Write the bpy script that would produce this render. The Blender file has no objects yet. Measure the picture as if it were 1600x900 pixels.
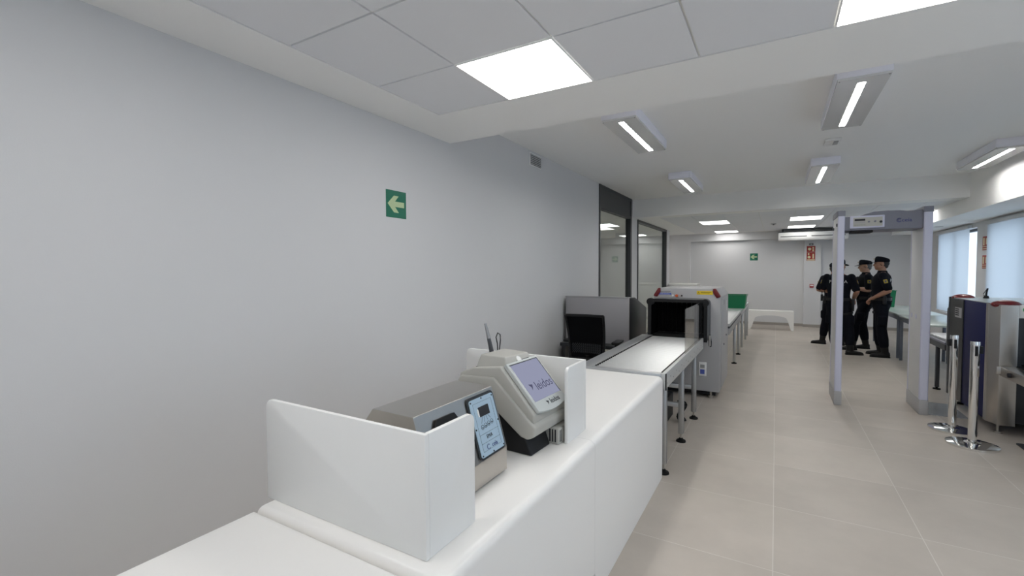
import bpy, bmesh, math, random
from mathutils import Vector, Matrix
random.seed(7)
S = bpy.context.scene
COL = S.collection
R = math.radians
PI = math.pi

# ------------------------------------------------------------------ camera
def camera_axes(yaw, pitch, roll):
    cy, sy, cp, sp = math.cos(yaw), math.sin(yaw), math.cos(pitch), math.sin(pitch)
    f = Vector((-sy*cp, cy*cp, -sp)); r0 = Vector((cy, sy, 0)); u0 = r0.cross(f)
    r = math.cos(roll)*r0 + math.sin(roll)*u0
    u = -math.sin(roll)*r0 + math.cos(roll)*u0
    return r, u, f
cd = bpy.data.cameras.new('camera'); cam = bpy.data.objects.new('camera', cd); COL.objects.link(cam)
r, u, f = camera_axes(.5247, .0373, -.0045)
M = Matrix((r, u, -f)).transposed().to_4x4(); M.translation = (0, 0, 1.56)
cam.matrix_world = M
cd.sensor_width = 36; cd.lens = 712.6*36/1600; cd.clip_start = .02
S.camera = cam

# ------------------------------------------------------------------ world, exposure
SKY = 1.75          # daylight strength
PANEL = 5.8       # recessed LED panels
STRIP = 52.0       # linear LED strips
w = bpy.data.worlds.new('sky'); S.world = w; w.use_nodes = True
bg = w.node_tree.nodes['Background']
bg.inputs[0].default_value = (.70, .83, 1, 1); bg.inputs[1].default_value = SKY
S.view_settings.view_transform = 'Standard'; S.view_settings.look = 'None'
S.view_settings.exposure = 0.60; S.view_settings.gamma = 1; S.view_settings.use_curve_mapping = False
S.cycles.use_denoising = True
S.cycles.max_bounces = 10; S.cycles.diffuse_bounces = 6; S.cycles.transparent_max_bounces = 12
S.cycles.sample_clamp_indirect = 6

def portal(loc, rot, sx, sy):
    l = bpy.data.lights.new('window_daylight', 'AREA'); l.shape = 'RECTANGLE'; l.size = sx; l.size_y = sy
    l.cycles.is_portal = True
    o = bpy.data.objects.new('window_daylight', l); COL.objects.link(o); o.location = loc; o.rotation_euler = rot
portal((3.38, 5.9, 1.5), (0, R(90), 0), 1.8, 2.9)
portal((3.38, 1.9, 1.5), (0, R(90), 0), 1.8, 2.9)
portal((3.38, 9.65, 1.5), (0, R(90), 0), 1.8, 2.8)
portal((3.38, 12.7, 1.5), (0, R(90), 0), 1.8, 2.3)
portal((.9, -3.18, 1.45), (R(90), 0, 0), 3.2, 1.9)

# ------------------------------------------------------------------ materials
def mat(name, col, rough=.5, metal=0, spec=.5, noise=0, nscale=6, bump=0, bscale=80, **kw):
    m = bpy.data.materials.new(name); m.use_nodes = True
    nt = m.node_tree; b = nt.nodes['Principled BSDF']
    b.inputs['Base Color'].default_value = (*col, 1)
    b.inputs['Roughness'].default_value = rough; b.inputs['Metallic'].default_value = metal
    b.inputs['Specular IOR Level'].default_value = spec
    tc = nt.nodes.new('ShaderNodeTexCoord')
    if noise:
        n = nt.nodes.new('ShaderNodeTexNoise'); n.inputs['Scale'].default_value = nscale; n.inputs['Detail'].default_value = 4
        nt.links.new(tc.outputs['Object'], n.inputs['Vector'])
        mx = nt.nodes.new('ShaderNodeMix'); mx.data_type = 'RGBA'
        mx.inputs[6].default_value = (*[c*(1-noise) for c in col], 1); mx.inputs[7].default_value = (*[min(1, c*(1+noise)) for c in col], 1)
        nt.links.new(n.outputs['Fac'], mx.inputs[0]); nt.links.new(mx.outputs[2], b.inputs['Base Color'])
    if bump:
        n = nt.nodes.new('ShaderNodeTexNoise'); n.inputs['Scale'].default_value = bscale
        nt.links.new(tc.outputs['Object'], n.inputs['Vector'])
        bp = nt.nodes.new('ShaderNodeBump'); bp.inputs['Strength'].default_value = bump; bp.inputs['Distance'].default_value = .004
        nt.links.new(n.outputs['Fac'], bp.inputs['Height']); nt.links.new(bp.outputs['Normal'], b.inputs['Normal'])
    for k, v in kw.items():
        b.inputs[k.replace('_', ' ')].default_value = v
    return m
def emis(name, col, s):
    m = bpy.data.materials.new(name); m.use_nodes = True; nt = m.node_tree; nt.nodes.clear()
    e = nt.nodes.new('ShaderNodeEmission'); e.inputs[0].default_value = (*col, 1); e.inputs[1].default_value = s
    o = nt.nodes.new('ShaderNodeOutputMaterial'); nt.links.new(e.outputs[0], o.inputs[0]); return m
def pane_mat(name, tint=(1, 1, 1), f0=1.5):
    m = bpy.data.materials.new(name); m.use_nodes = True; nt = m.node_tree; nt.nodes.clear()
    t = nt.nodes.new('ShaderNodeBsdfTransparent'); t.inputs[0].default_value = (*tint, 1)
    g = nt.nodes.new('ShaderNodeBsdfGlossy'); g.inputs['Roughness'].default_value = .01
    fr = nt.nodes.new('ShaderNodeFresnel'); gm = nt.nodes.new('ShaderNodeNewGeometry'); mr = nt.nodes.new('ShaderNodeMapRange')
    mr.inputs[3].default_value = f0; mr.inputs[4].default_value = 1/f0      # same index on both faces of the unrefracting pane
    nt.links.new(gm.outputs['Backfacing'], mr.inputs[0]); nt.links.new(mr.outputs[0], fr.inputs[0])
    mx = nt.nodes.new('ShaderNodeMixShader'); o = nt.nodes.new('ShaderNodeOutputMaterial')
    nt.links.new(fr.outputs[0], mx.inputs[0]); nt.links.new(t.outputs[0], mx.inputs[1]); nt.links.new(g.outputs[0], mx.inputs[2])
    nt.links.new(mx.outputs[0], o.inputs[0]); return m
def blind_mat():
    m = bpy.data.materials.new('blind_fabric'); m.use_nodes = True; nt = m.node_tree; nt.nodes.clear()
    d = nt.nodes.new('ShaderNodeBsdfDiffuse'); d.inputs[0].default_value = (.55, .57, .60, 1)
    t = nt.nodes.new('ShaderNodeBsdfTranslucent'); t.inputs[0].default_value = (.62, .66, .70, 1)
    mx = nt.nodes.new('ShaderNodeMixShader'); mx.inputs[0].default_value = .5
    o = nt.nodes.new('ShaderNodeOutputMaterial')
    nt.links.new(d.outputs[0], mx.inputs[1]); nt.links.new(t.outputs[0], mx.inputs[2]); nt.links.new(mx.outputs[0], o.inputs[0]); return m
def floor_mat():
    m = mat('porcelain_floor', (.40, .37, .34), .42, spec=.4); nt = m.node_tree; b = nt.nodes['Principled BSDF']
    tc = nt.nodes.new('ShaderNodeTexCoord'); mp = nt.nodes.new('ShaderNodeMapping')
    mp.inputs['Location'].default_value = (-.008+.75*10, -.42+.75*10, 0)
    br = nt.nodes.new('ShaderNodeTexBrick'); br.offset = 0; br.squash = 1
    br.inputs['Scale'].default_value = 1; br.inputs['Brick Width'].default_value = .75; br.inputs['Row Height'].default_value = .75
    br.inputs['Mortar Size'].default_value = .0022; br.inputs['Mortar Smooth'].default_value = .2; br.inputs['Bias'].default_value = 0
    br.inputs['Color1'].default_value = (.49, .438, .383, 1); br.inputs['Color2'].default_value = (.545, .488, .427, 1)
    br.inputs['Mortar'].default_value = (.66, .62, .565, 1)
    n = nt.nodes.new('ShaderNodeTexNoise'); n.inputs['Scale'].default_value = 1.6; n.inputs['Detail'].default_value = 7; n.inputs['Roughness'].default_value = .62
    cr = nt.nodes.new('ShaderNodeMapRange'); cr.inputs[1].default_value = .3; cr.inputs[2].default_value = .7; cr.inputs[3].default_value = .90; cr.inputs[4].default_value = 1.08
    mul = nt.nodes.new('ShaderNodeVectorMath'); mul.operation = 'SCALE'
    L = nt.links.new
    L(tc.outputs['Object'], mp.inputs[0]); L(mp.outputs[0], br.inputs['Vector']); L(tc.outputs['Object'], n.inputs['Vector'])
    L(n.outputs['Fac'], cr.inputs[0]); L(br.outputs['Color'], mul.inputs[0]); L(cr.outputs[0], mul.inputs['Scale']); L(mul.outputs[0], b.inputs['Base Color'])
    return m
def led_mat(name, tone, s):
    return emis(name, tone, s)

WALL = mat('wall_paint', (.675, .675, .683), .65, spec=.3, bump=.05, bscale=220)
CEIL = mat('ceiling_plaster', (.93, .93, .92), .8, spec=.2)
TILE = mat('ceiling_tile', (.83, .84, .87), .9, spec=.1, bump=.1, bscale=400)
GAP = mat('ceiling_grid', (.78, .78, .75), .6)
FLOOR = floor_mat()
SKIRT = mat('skirting_tile', (.36, .33, .30), .4)
SOLID = mat('white_solid_surface', (.90, .885, .86), .32, spec=.45)
WHITE = mat('white_plastic', (.86, .86, .845), .35)
ALU = mat('brushed_aluminium', (.56, .57, .58), .38, 1, bump=.02)
ALU2 = mat('rail_aluminium', (.62, .63, .62), .5, .6)
STEEL = mat('stainless_steel', (.50, .475, .44), .28, 1, noise=.04, nscale=12)
CHROME = mat('polished_chrome', (.80, .79, .77), .07, 1)
ROLL = mat('roller_steel', (.60, .61, .61), .38, .7)
BLACK = mat('black_plastic', (.008, .008, .009), .5, spec=.3)
RUBBER = mat('black_rubber', (.010, .010, .010), .8, spec=.2)
DARK = mat('dark_anodised', (.035, .038, .042), .35, .3)
FRAMEG = mat('charcoal_frame', (.04, .043, .046), .4, .2)
DGREY = mat('dark_grey_metal', (.09, .095, .105), .5, .3)
XGREY = mat('grey_powder_coat', (.42, .415, .42), .5, bump=.03, bscale=500)
CONS = mat('console_grey', (.33, .32, .33), .5)
BEIGE = mat('beige_plastic', (.46, .455, .42), .42, bump=.03, bscale=600)
BEIGE2 = mat('pale_grey_bezel', (.55, .58, .57), .35)
DETG = mat('detector_panel_grey', (.64, .64, .645), .45)
DETB = mat('detector_end_cap', (.60, .61, .74), .4)
DETK = mat('detector_crossbeam', (.20, .205, .25), .45)
SCREEN = emis('screen_glow', (.19, .20, .275), 1.0)
SCRTXT = emis('screen_text', (.06, .06, .10), 1.0)
INK = mat('black_ink', (.015, .015, .02), .6)
BLUEPANEL = mat('keypad_blue', (.42, .56, .68), .35)
NAVY = mat('navy_panel', (.014, .016, .085), .55, spec=.25)
NAVYTXT = mat('navy_print', (.03, .04, .20), .5)
RED = mat('red_lens', (.15, .008, .010), .3)
YEL = mat('yellow_label', (.85, .62, .02), .5)
BLUEL = mat('blue_label', (.10, .14, .50), .5)
ORANGE = mat('orange_button', (.60, .10, .02), .4)
GREEN = mat('green_plastic', (.0, .17, .065), .42)
GREENB = mat('green_sticker', (.02, .40, .12), .5)
SIGNG = mat('sign_green', (.0, .15, .085), .4)
SIGNY = mat('photoluminescent_print', (.50, .62, .36), .5)
SIGNR = mat('sign_red', (.34, .03, .02), .45)
SIGNW = mat('sign_cream', (.72, .66, .42), .5)
CLOTH = mat('navy_black_cloth', (.006, .007, .011), .95, spec=.15, noise=.3, nscale=9, bump=.5, bscale=30)
CLOTH2 = mat('vest_cloth', (.007, .008, .009), .9, spec=.15, noise=.3, nscale=12, bump=.4, bscale=60)
LEATHER = mat('black_leather', (.008, .008, .008), .5, spec=.3)
SKIN = mat('skin_tan', (.36, .19, .125), .5, Subsurface_Weight=.08)
SKIN2 = mat('skin_fair', (.42, .25, .175), .5, Subsurface_Weight=.08)
HAIRD = mat('dark_hair', (.012, .010, .009), .6)
HAIRG = mat('greying_hair', (.10, .10, .10), .6)
PATCH = mat('patch_yellow', (.30, .23, .03), .6)
BACKTXT = mat('white_print', (.75, .75, .75), .6)
CTILE = TILE
GLASS = pane_mat('clear_glass', (.90, .93, .91))
WGLASS = pane_mat('window_glass', (.95, .97, .97))
ACRYL = pane_mat('clear_acrylic', (.93, .94, .93), 1.52)
COVER = mat('glossy_light_cover', (.74, .74, .74), .14, spec=.6)
LUMH = mat('luminaire_white', (.88, .88, .96), .4)
TABLETOP = mat('pale_laminate', (.55, .62, .58), .18)
LED = led_mat('led_panel', (1, .985, .96), PANEL)
LEDF = led_mat('led_panel_far', (1, .985, .96), 5.0)
LEDS = led_mat('led_strip', (1, .985, .96), STRIP)
BLIND = blind_mat()
CURT = mat('lead_curtain', (.004, .004, .004), .9, spec=.05)
MESHF = mat('chair_mesh', (.004, .004, .005), .9, spec=.1)

# ------------------------------------------------------------------ mesh helpers
class MB:
    def __init__(s): s.bm = bmesh.new()
    def _merge(s, bm2):
        me = bpy.data.meshes.new('t'); bm2.to_mesh(me); bm2.free(); s.bm.from_mesh(me); bpy.data.meshes.remove(me)
    def box(s, x0, x1, y0, y1, z0, z1, bev=0, seg=2, rot=None):
        b = bmesh.new(); bmesh.ops.create_cube(b, size=1)
        for v in b.verts: v.co = Vector((v.co.x*(x1-x0)+(x0+x1)/2, v.co.y*(y1-y0)+(y0+y1)/2, v.co.z*(z1-z0)+(z0+z1)/2))
        if bev: bmesh.ops.bevel(b, geom=b.edges[:], offset=bev, segments=seg, affect='EDGES', profile=.5)
        if rot: bmesh.ops.transform(b, matrix=rot, verts=b.verts)
        s._merge(b); return s
    def cyl(s, p0, p1, r0, r1=None, seg=20, caps=True):
        p0, p1 = Vector(p0), Vector(p1); r1 = r0 if r1 is None else r1
        b = bmesh.new(); d = p1-p0
        bmesh.ops.create_cone(b, segments=seg, radius1=r0, radius2=r1, depth=d.length, cap_ends=caps)
        q = d.to_track_quat('Z', 'Y').to_matrix().to_4x4(); q.translation = (p0+p1)/2
        bmesh.ops.transform(b, matrix=q, verts=b.verts); s._merge(b); return s
    def sph(s, c, rx, ry=None, rz=None, u=16, v=10, rot=None):
        ry = rx if ry is None else ry; rz = rx if rz is None else rz
        b = bmesh.new(); bmesh.ops.create_uvsphere(b, u_segments=u, v_segments=v, radius=1)
        m = Matrix.Diagonal((rx, ry, rz, 1))
        if rot is not None: m = rot.to_4x4() @ m
        m.translation = Vector(c)
        bmesh.ops.transform(b, matrix=m, verts=b.verts); s._merge(b); return s
    def cap(s, p0, p1, r0, r1, seg=16):
        s.cyl(p0, p1, r0, r1, seg); s.sph(p0, r0, u=seg, v=8); s.sph(p1, r1, u=seg, v=8); return s
    def prism(s, pts, axis, a, b_, bev=0, seg=2, bevall=False):
        """2-D outline extruded along an axis; axis 'y': pts=(x,z); 'x': pts=(y,z); 'z': pts=(x,y)"""
        def P(p, t):
            return {'y': (p[0], t, p[1]), 'x': (t, p[0], p[1]), 'z': (p[0], p[1], t)}[axis]
        b = bmesh.new(); v0 = [b.verts.new(P(p, a)) for p in pts]; v1 = [b.verts.new(P(p, b_)) for p in pts]
        n = len(pts); b.faces.new(v0); b.faces.new(v1[::-1])
        for i in range(n): b.faces.new((v0[i], v1[i], v1[(i+1) % n], v0[(i+1) % n]))
        bmesh.ops.recalc_face_normals(b, faces=b.faces)
        if bev: bmesh.ops.bevel(b, geom=b.edges[:], offset=bev, segments=seg, affect='EDGES', profile=.5)
        s._merge(b); return s
    def loft(s, rings, seg=24, close=True):
        """rings: (center, ax, ay) with ax, ay vectors"""
        b = bmesh.new(); vs = []
        for c, ax, ay in rings:
            c, ax, ay = Vector(c), Vector(ax), Vector(ay)
            vs.append([b.verts.new(c+ax*math.cos(2*PI*k/seg)+ay*math.sin(2*PI*k/seg)) for k in range(seg)])
        for i in range(len(vs)-1):
            for k in range(seg):
                b.faces.new((vs[i][k], vs[i][(k+1) % seg], vs[i+1][(k+1) % seg], vs[i+1][k]))
        if close: b.faces.new(vs[0][::-1]); b.faces.new(vs[-1])
        bmesh.ops.recalc_face_normals(b, faces=b.faces); s._merge(b); return s
    def tube(s, pts, r, seg=10):
        pts = [Vector(p) for p in pts]; rings = []
        for i, p in enumerate(pts):
            d = (pts[min(i+1, len(pts)-1)]-pts[max(i-1, 0)]).normalized()
            a = d.cross(Vector((0, 0, 1)));
            if a.length < .05: a = d.cross(Vector((1, 0, 0)))
            a.normalize(); b = d.cross(a); rings.append((p, a*r, b*r))
        return s.loft(rings, seg)
    def quad(s, a, b, c, d):
        vs = [s.bm.verts.new(p) for p in (a, b, c, d)]; s.bm.faces.new(vs); return s

ORG = {}
def finish(o, parent):
    COL.objects.link(o)
    if parent is not None:
        o.parent = parent
def build(name, mb, m, parent=None, smooth=30):
    me = bpy.data.meshes.new(name)
    if parent is not None and parent.name in ORG:
        bmesh.ops.translate(mb.bm, verts=mb.bm.verts, vec=-ORG[parent.name])
    mb.bm.to_mesh(me); mb.bm.free()
    me.materials.append(m)
    me.polygons.foreach_set('use_smooth', [True]*len(me.polygons)); me.set_sharp_from_angle(angle=R(smooth))
    o = bpy.data.objects.new(name, me); finish(o, parent)
    if parent is not None and parent.name in ORG: ORG[o.name] = ORG[parent.name]
    return o
def thing(name, label, cat, loc=(0, 0, 0), rz=0, group=None, world=True):
    o = bpy.data.objects.new(name, None); COL.objects.link(o); o.empty_display_size = .1
    o.location = loc; o.rotation_euler = (0, 0, rz); o['label'] = label; o['category'] = cat
    if group: o['group'] = group
    if world: ORG[o.name] = Vector(loc)      # parts are given in room coordinates
    return o
def tag(o, label, cat, group=None):
    o['label'] = label; o['category'] = cat
    if group: o['group'] = group
    return o
def struct(name, mb, m, parent=None, smooth=30):
    o = build(name, mb, m, parent, smooth)
    if parent is None: o['kind'] = 'structure'
    return o
def clone(root, loc, label=None, rz=None):
    rr = root.copy(); COL.objects.link(rr); rr.location = loc
    if rz is not None: rr.rotation_euler = (0, 0, rz)
    if label: rr['label'] = label
    for ch in list(root.children):
        c = ch.copy(); COL.objects.link(c); c.parent = rr
        for g in ch.children:
            d = g.copy(); COL.objects.link(d); d.parent = c
    return rr
def text(s, size, origin, right, up, m, parent, name='lettering', align='CENTER', extrude=.0004, squeeze=1, bend=None):
    cu = bpy.data.curves.new('t', 'FONT'); cu.body = s; cu.size = size; cu.extrude = extrude; cu.align_x = align; cu.align_y = 'CENTER'
    cu.resolution_u = 3
    o = bpy.data.objects.new('t', cu); COL.objects.link(o)
    dg = bpy.context.evaluated_depsgraph_get(); me = bpy.data.meshes.new_from_object(o.evaluated_get(dg))
    bpy.data.objects.remove(o); bpy.data.curves.remove(cu)
    right, up = Vector(right).normalized(), Vector(up).normalized(); n = right.cross(up)
    X = Matrix((right*squeeze, up, n)).transposed().to_4x4(); X.translation = Vector(origin)
    me.transform(X)
    if bend:
        for v in me.vertices: v.co = bend(v.co)
    if parent is not None and parent.name in ORG: me.transform(Matrix.Translation(-ORG[parent.name]))
    me.name = name; me.materials.clear(); me.materials.append(m)
    o = bpy.data.objects.new(name, me); finish(o, parent)
    if parent is not None and parent.name in ORG: ORG[o.name] = ORG[parent.name]
    return o
def rrect(x0, x1, y0, y1, r, corners=(1, 1, 1, 1), n=5):
    """outline; corners order: (x0,y0),(x1,y0),(x1,y1),(x0,y1)"""
    pts = []
    for (cx, cy, a0, on) in ((x0, y0, 180, corners[0]), (x1, y0, 270, corners[1]), (x1, y1, 0, corners[2]), (x0, y1, 90, corners[3])):
        if not on: pts.append((cx, cy)); continue
        ox = cx+r if cx == x0 else cx-r; oy = cy+r if cy == y0 else cy-r
        for k in range(n+1):
            a = R(a0+90*k/n); pts.append((ox+r*math.cos(a), oy+r*math.sin(a)))
    return pts

# ------------------------------------------------------------------ room shell
XL, XR, XE = -2.56, 3.2, 2.5            # left wall, window wall, edge of the lowered strip
YB, YF = -3.2, 14.85                    # wall behind, far wall
ZN, ZM, ZF, ZS = 2.71, 3.0, 2.64, 2.42  # near tiled ceiling, main ceiling, far tiled ceiling, soffit
struct('floor', MB().box(-6.2, 3.6, YB-.2, YF+.2, -.12, 0), FLOOR)

# left wall with two glazed openings
G1 = (7.31, 9.27); G2 = (9.74, 12.70)
b = MB()
b.box(XL-.12, XL, YB-.2, G1[0], 0, 3.2); b.box(XL-.12, XL, G1[1], G2[0], 0, 3.2)
b.box(XL-.12, XL, G1[0], G1[1], 3.0, 3.2)
b.box(XL-.12, XL, G2[0], G2[1], ZF, 3.2); b.box(XL-.12, XL, G2[1], 13.1, 0, 3.2)
struct('wall_left', b, WALL)
# far wall, its pilaster and recessed bay frame
b = MB(); b.box(-6.2, 3.6, YF, YF+.15, 0, 3.2); b.box(-2.77, -2.26, 14.72, YF+.01, 0, ZF); b.box(.66, 1.04, 14.72, YF+.01, 0, ZS)
b.box(-2.26, XE, 14.72, YF+.01, ZS, ZF)
struct('wall_far', b, WALL)
b = MB()
for (x0, x1, y) in ((-2.26, .66, YF-.012), (1.04, 3.2, YF-.012), (.648, 1.052, 14.708), (-2.782, -2.25, 14.708), (-6, -2.782, YF-.012)): b.box(x0, x1, y, y+.0118, 0, .075)
struct('baseboard_far', b, SKIRT)
# window wall
W = [(11.6, 13.8), (8.3, 11.0), (4.45, 7.35), (.45, 3.35)]; WZ = (.62, 2.33)
b = MB(); ys = [YF+.15]
b.box(XR, XR+.2, W[0][1], YF+.15, 0, 3.2); b.box(XR, XR+.2, W[1][1], W[0][0], 0, 3.2); b.box(XR, XR+.2, W[2][1], W[1][0], 0, 3.2)
b.box(XR, XR+.2, W[3][1], W[2][0], 0, 3.2); b.box(XR, XR+.2, YB-.2, W[3][0], 0, 3.2)
for (y0, y1) in W: b.box(XR, XR+.2, y0, y1, 0, WZ[0]); b.box(XR, XR+.2, y0, y1, WZ[1], 3.2)
struct('wall_right', b, WALL)
b = MB(); b.box(XR-.012, XR, YB, YF, 0, .075); struct('baseboard_right', b, SKIRT)
# wall behind the camera with a broad window
b = MB(); b.box(-6.2, -.75, YB-.2, YB, 0, 3.2); b.box(2.55, 3.6, YB-.2, YB, 0, 3.2); b.box(-.75, 2.55, YB-.2, YB, 0, .5); b.box(-.75, 2.55, YB-.2, YB, 2.4, 3.2)
struct('wall_rear', b, WALL)
for i, (y0, y1) in enumerate(W):
    t = MB(); ym = (y0+y1)/2
    for (a, c) in ((y0, y0+.05), (ym-.035, ym+.035), (y1-.05, y1)): t.box(XR+.10, XR+.16, a, c, WZ[0], WZ[1])
    t.box(XR+.10, XR+.16, y0, y1, WZ[0], WZ[0]+.05); t.box(XR+.10, XR+.16, y0, y1, WZ[1]-.05, WZ[1])
    o = struct('window_%d' % (i+1), t, FRAMEG)
    build('window_pane', MB().box(XR+.128, XR+.132, y0+.05, y1-.05, WZ[0]+.05, WZ[1]-.05), WGLASS, o)
t = MB()
for (a, c) in ((-.75, -.70), (.87, .93), (2.5, 2.55)): t.box(a, c, YB-.14, YB-.08, .5, 2.4)
t.box(-.75, 2.55, YB-.14, YB-.08, .5, .55); t.box(-.75, 2.55, YB-.14, YB-.08, 2.35, 2.4)
o = struct('window_5', t, FRAMEG); build('window_pane', MB().box(-.7, 2.5, YB-.112, YB-.108, .55, 2.35), WGLASS, o)

# ceilings
GX0, GY0 = -2.17, 2.69                 # corner of the near tile field
b = MB()
b.box(XL, GX0, YB, 3.32, ZN, ZN+.02); b.box(GX0, XE, GY0, 3.32, ZN, ZN+.02)      # plaster border
b.box(XL, XE, 3.30, 3.32, ZN+.015, 3.2); 
b.box(XE, XR, YB, YF, ZS, ZS+.02)                                                # lowered strip along the windows
b.box(XE, XE+.02, YB, YF, ZS+.0201, 3.2)
b.box(XL, XE, 3.32, 9.4, ZM, ZM+.1)                                              # main plaster ceiling
b.box(XL, XE, 9.4, 9.42, ZF, ZM+.1)                                              # step face
b.box(XL, XE, 9.42, 9.75, ZF, ZF+.02); b.box(XL, -2.1, 9.75, YF, ZF, ZF+.02); b.box(-2.1, XE, 14.6, YF, ZF, ZF+.02)
b.box(-6.2, XL-.125, 6.6, 13.1, ZF+.001, ZF+.1); b.box(-6.2, XL, 13.1, YF, ZF+.001, ZF+.1)                                           # room beyond the glass
b.box(-6.2, 3.6, YB-.2, YF+.2, 3.2, 3.3)
struct('ceiling', b, CEIL)
b = MB(); g = .006
for i in range(0, 8):
    for j in range(0, 10):
        x0 = GX0+.6*i-(.006 if i else 0); x1 = min(GX0+.594+.6*i, XE)
        if i == 0: x0 = GX0
        y1 = GY0-.6*j; y0 = y1-.6
        if (i, j) in ((1, 0), (4, 0), (1, 3), (4, 3), (1, 6), (4, 6), (7, 0), (7, 3)): continue
        if x1-x0 < .05: continue
        b.box(x0+g, x1-g, y0+g, y1-g, ZN+.004, ZN+.02)
struct('ceiling_tiles_near', b, TILE)
struct('ceiling_grid_near', MB().box(GX0, XE, YB, GY0, ZN+.014, ZN+.03), GAP)
b = MB()
FP = [(-1.52, 11.0, .58, .78), (-1.52, 13.95, .58, .62), (.24, 11.05, .58, .78), (.24, 13.25, .58, .70), (1.90, 11.0, .58, .78)]
for i in range(8):
    for j in range(9):
        x0 = -2.1+.6*i; y0 = 9.75+.6*j; y1 = min(y0+.6, 14.6)
        if x0 > 2.45 or y1-y0 < .1: continue
        b.box(x0+g, min(x0+.6, XE)-g, y0+g, y1-g, ZF+.005, ZF+.02)
struct('ceiling_tiles_far', b, TILE); struct('ceiling_grid_far', MB().box(-2.1, XE, 9.75, 14.6, ZF+.012, ZF+.03), GAP)
# room beyond the glazing
b = MB(); b.box(-6.2, -6.05, 6.6, YF, 0, 3.2); b.box(-6.2, XL-.12, 6.6, 6.75, 0, 3.2); b.box(-4.05, -3.5, 13.0, 13.5, 0, ZF)
struct('wall_inner_room', b, WALL)

# glazed partitions
def glazing(n, y0, y1, top, panel):
    x0, x1 = XL-.09, XL+.015; t = MB()
    t.box(x0, x1, y0, y0+.05, 0, top); t.box(x0, x1, y1-.09, y1, 0, top); t.box(x0, x1, y0+.05, y1-.09, top-.05, top)
    t.box(x0, x1, y0+.05, y1-.09, 0, .08)
    if panel: t.box(x0+.005, x1-.012, y0+.05, y1-.09, 2.65, top-.05); t.box(x0, x1-.004, y0+.05, y1-.09, 2.60, 2.65)
    o = struct('window_%d' % n, t, FRAMEG)
    build('glass_pane', MB().box(XL-.045, XL-.035, y0+.05, y1-.09, .08, 2.60 if panel else top-.05), GLASS, o)
glazing(6, G1[0], G1[1], 2.998, True)
glazing(7, G2[0], G2[1], ZF-.002, False)

# ------------------------------------------------------------------ reception counter
def counter(y0, y1, ztop, label, toe):
    t = thing('reception_counter', label, 'counter', ((-1.53-.72)/2, (y0+y1)/2, 0), group=None)
    x0, x1 = -1.53, -.72; r_ = .045; pts = []
    # section: rounded front and rear top edges
    pts = [(x0, .0), (x0, ztop-r_)] + [(x0+r_-r_*math.cos(R(a)), ztop-r_+r_*math.sin(R(a))) for a in (15, 30, 45, 60, 75, 90)]
    pts += [(x1-r_+r_*math.sin(R(a)), ztop-r_+r_*math.cos(R(a))) for a in (0, 15, 30, 45, 60, 75, 90)]
    if toe: pts += [(x1, .13), (x1-.05, .13), (x1-.05, 0)]
    else: pts += [(x1, 0)]
    build('carcass', MB().prism(pts, 'y', y0, y1, .0), SOLID, t, 50)
    return t
def rounded_counter(y0, y1, ztop, label, near, far, toe):
    """carcass with the top long edges and the chosen end edges rolled over"""
    t = thing('reception_counter', label, 'counter', ((-1.53-.72)/2, (y0+y1)/2, 0))
    m = MB().box(-1.53, -.72, y0, y1, .13 if toe else 0, ztop); bm = m.bm; bm.edges.ensure_lookup_table(); sel = []
    for e in bm.edges:
        a, c = e.verts[0].co, e.verts[1].co
        if a.z > ztop-.001 and c.z > ztop-.001:
            if abs(a.x-c.x) < .001: sel.append(e)
            elif near and a.y < y0+.001: sel.append(e)
            elif far and a.y > y1-.001: sel.append(e)
    bmesh.ops.bevel(bm, geom=sel, offset=.035, segments=6, affect='EDGES', profile=.5)
    if toe: m.box(-1.49, -.77, y0, y1, 0, .13)
    build('carcass', m, SOLID, t, 40)
    return t
rounded_counter(-.9, .885, .757, 'plain white counter section with nothing on it, nearest in the bottom left of the view', False, True, False)
rounded_counter(.890, 2.0143, .765, 'white counter section carrying the two desktop testing machines', True, False, True)
rounded_counter(2.0157, 3.485, .765, 'white counter section with an empty top, butting against the roller table', False, False, False)

def screen(y0, ydir, label, name='privacy_screen'):
    t = thing(name, label, 'desk screen', (-1.18, y0, .765)); th = .016
    ya, yb = sorted((y0, y0+ydir*th))
    p = rrect(-1.54, -.815, .7655, 1.117, .03, (0, 0, 0, 1))
    build('back_panel', MB().prism(p, 'y', ya, yb, .003), WHITE, t, 40)
    a, c = (y0+ydir*th, y0+ydir*.235)
    ya, yb = sorted((a, c))
    p = rrect(ya, yb, .7655, 1.117, .03, (0, 0, 1, 0) if ydir > 0 else (0, 0, 0, 1))
    build('side_panel', MB().prism(p, 'x', -.815-th, -.815, .003), WHITE, t, 40)
    return t
screen(.935, 1, 'white L-shaped desk screen standing nearest, in front of the steel bottle scanner')
screen(2.145, -1, 'white L-shaped desk screen standing behind the touchscreen machine')

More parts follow.
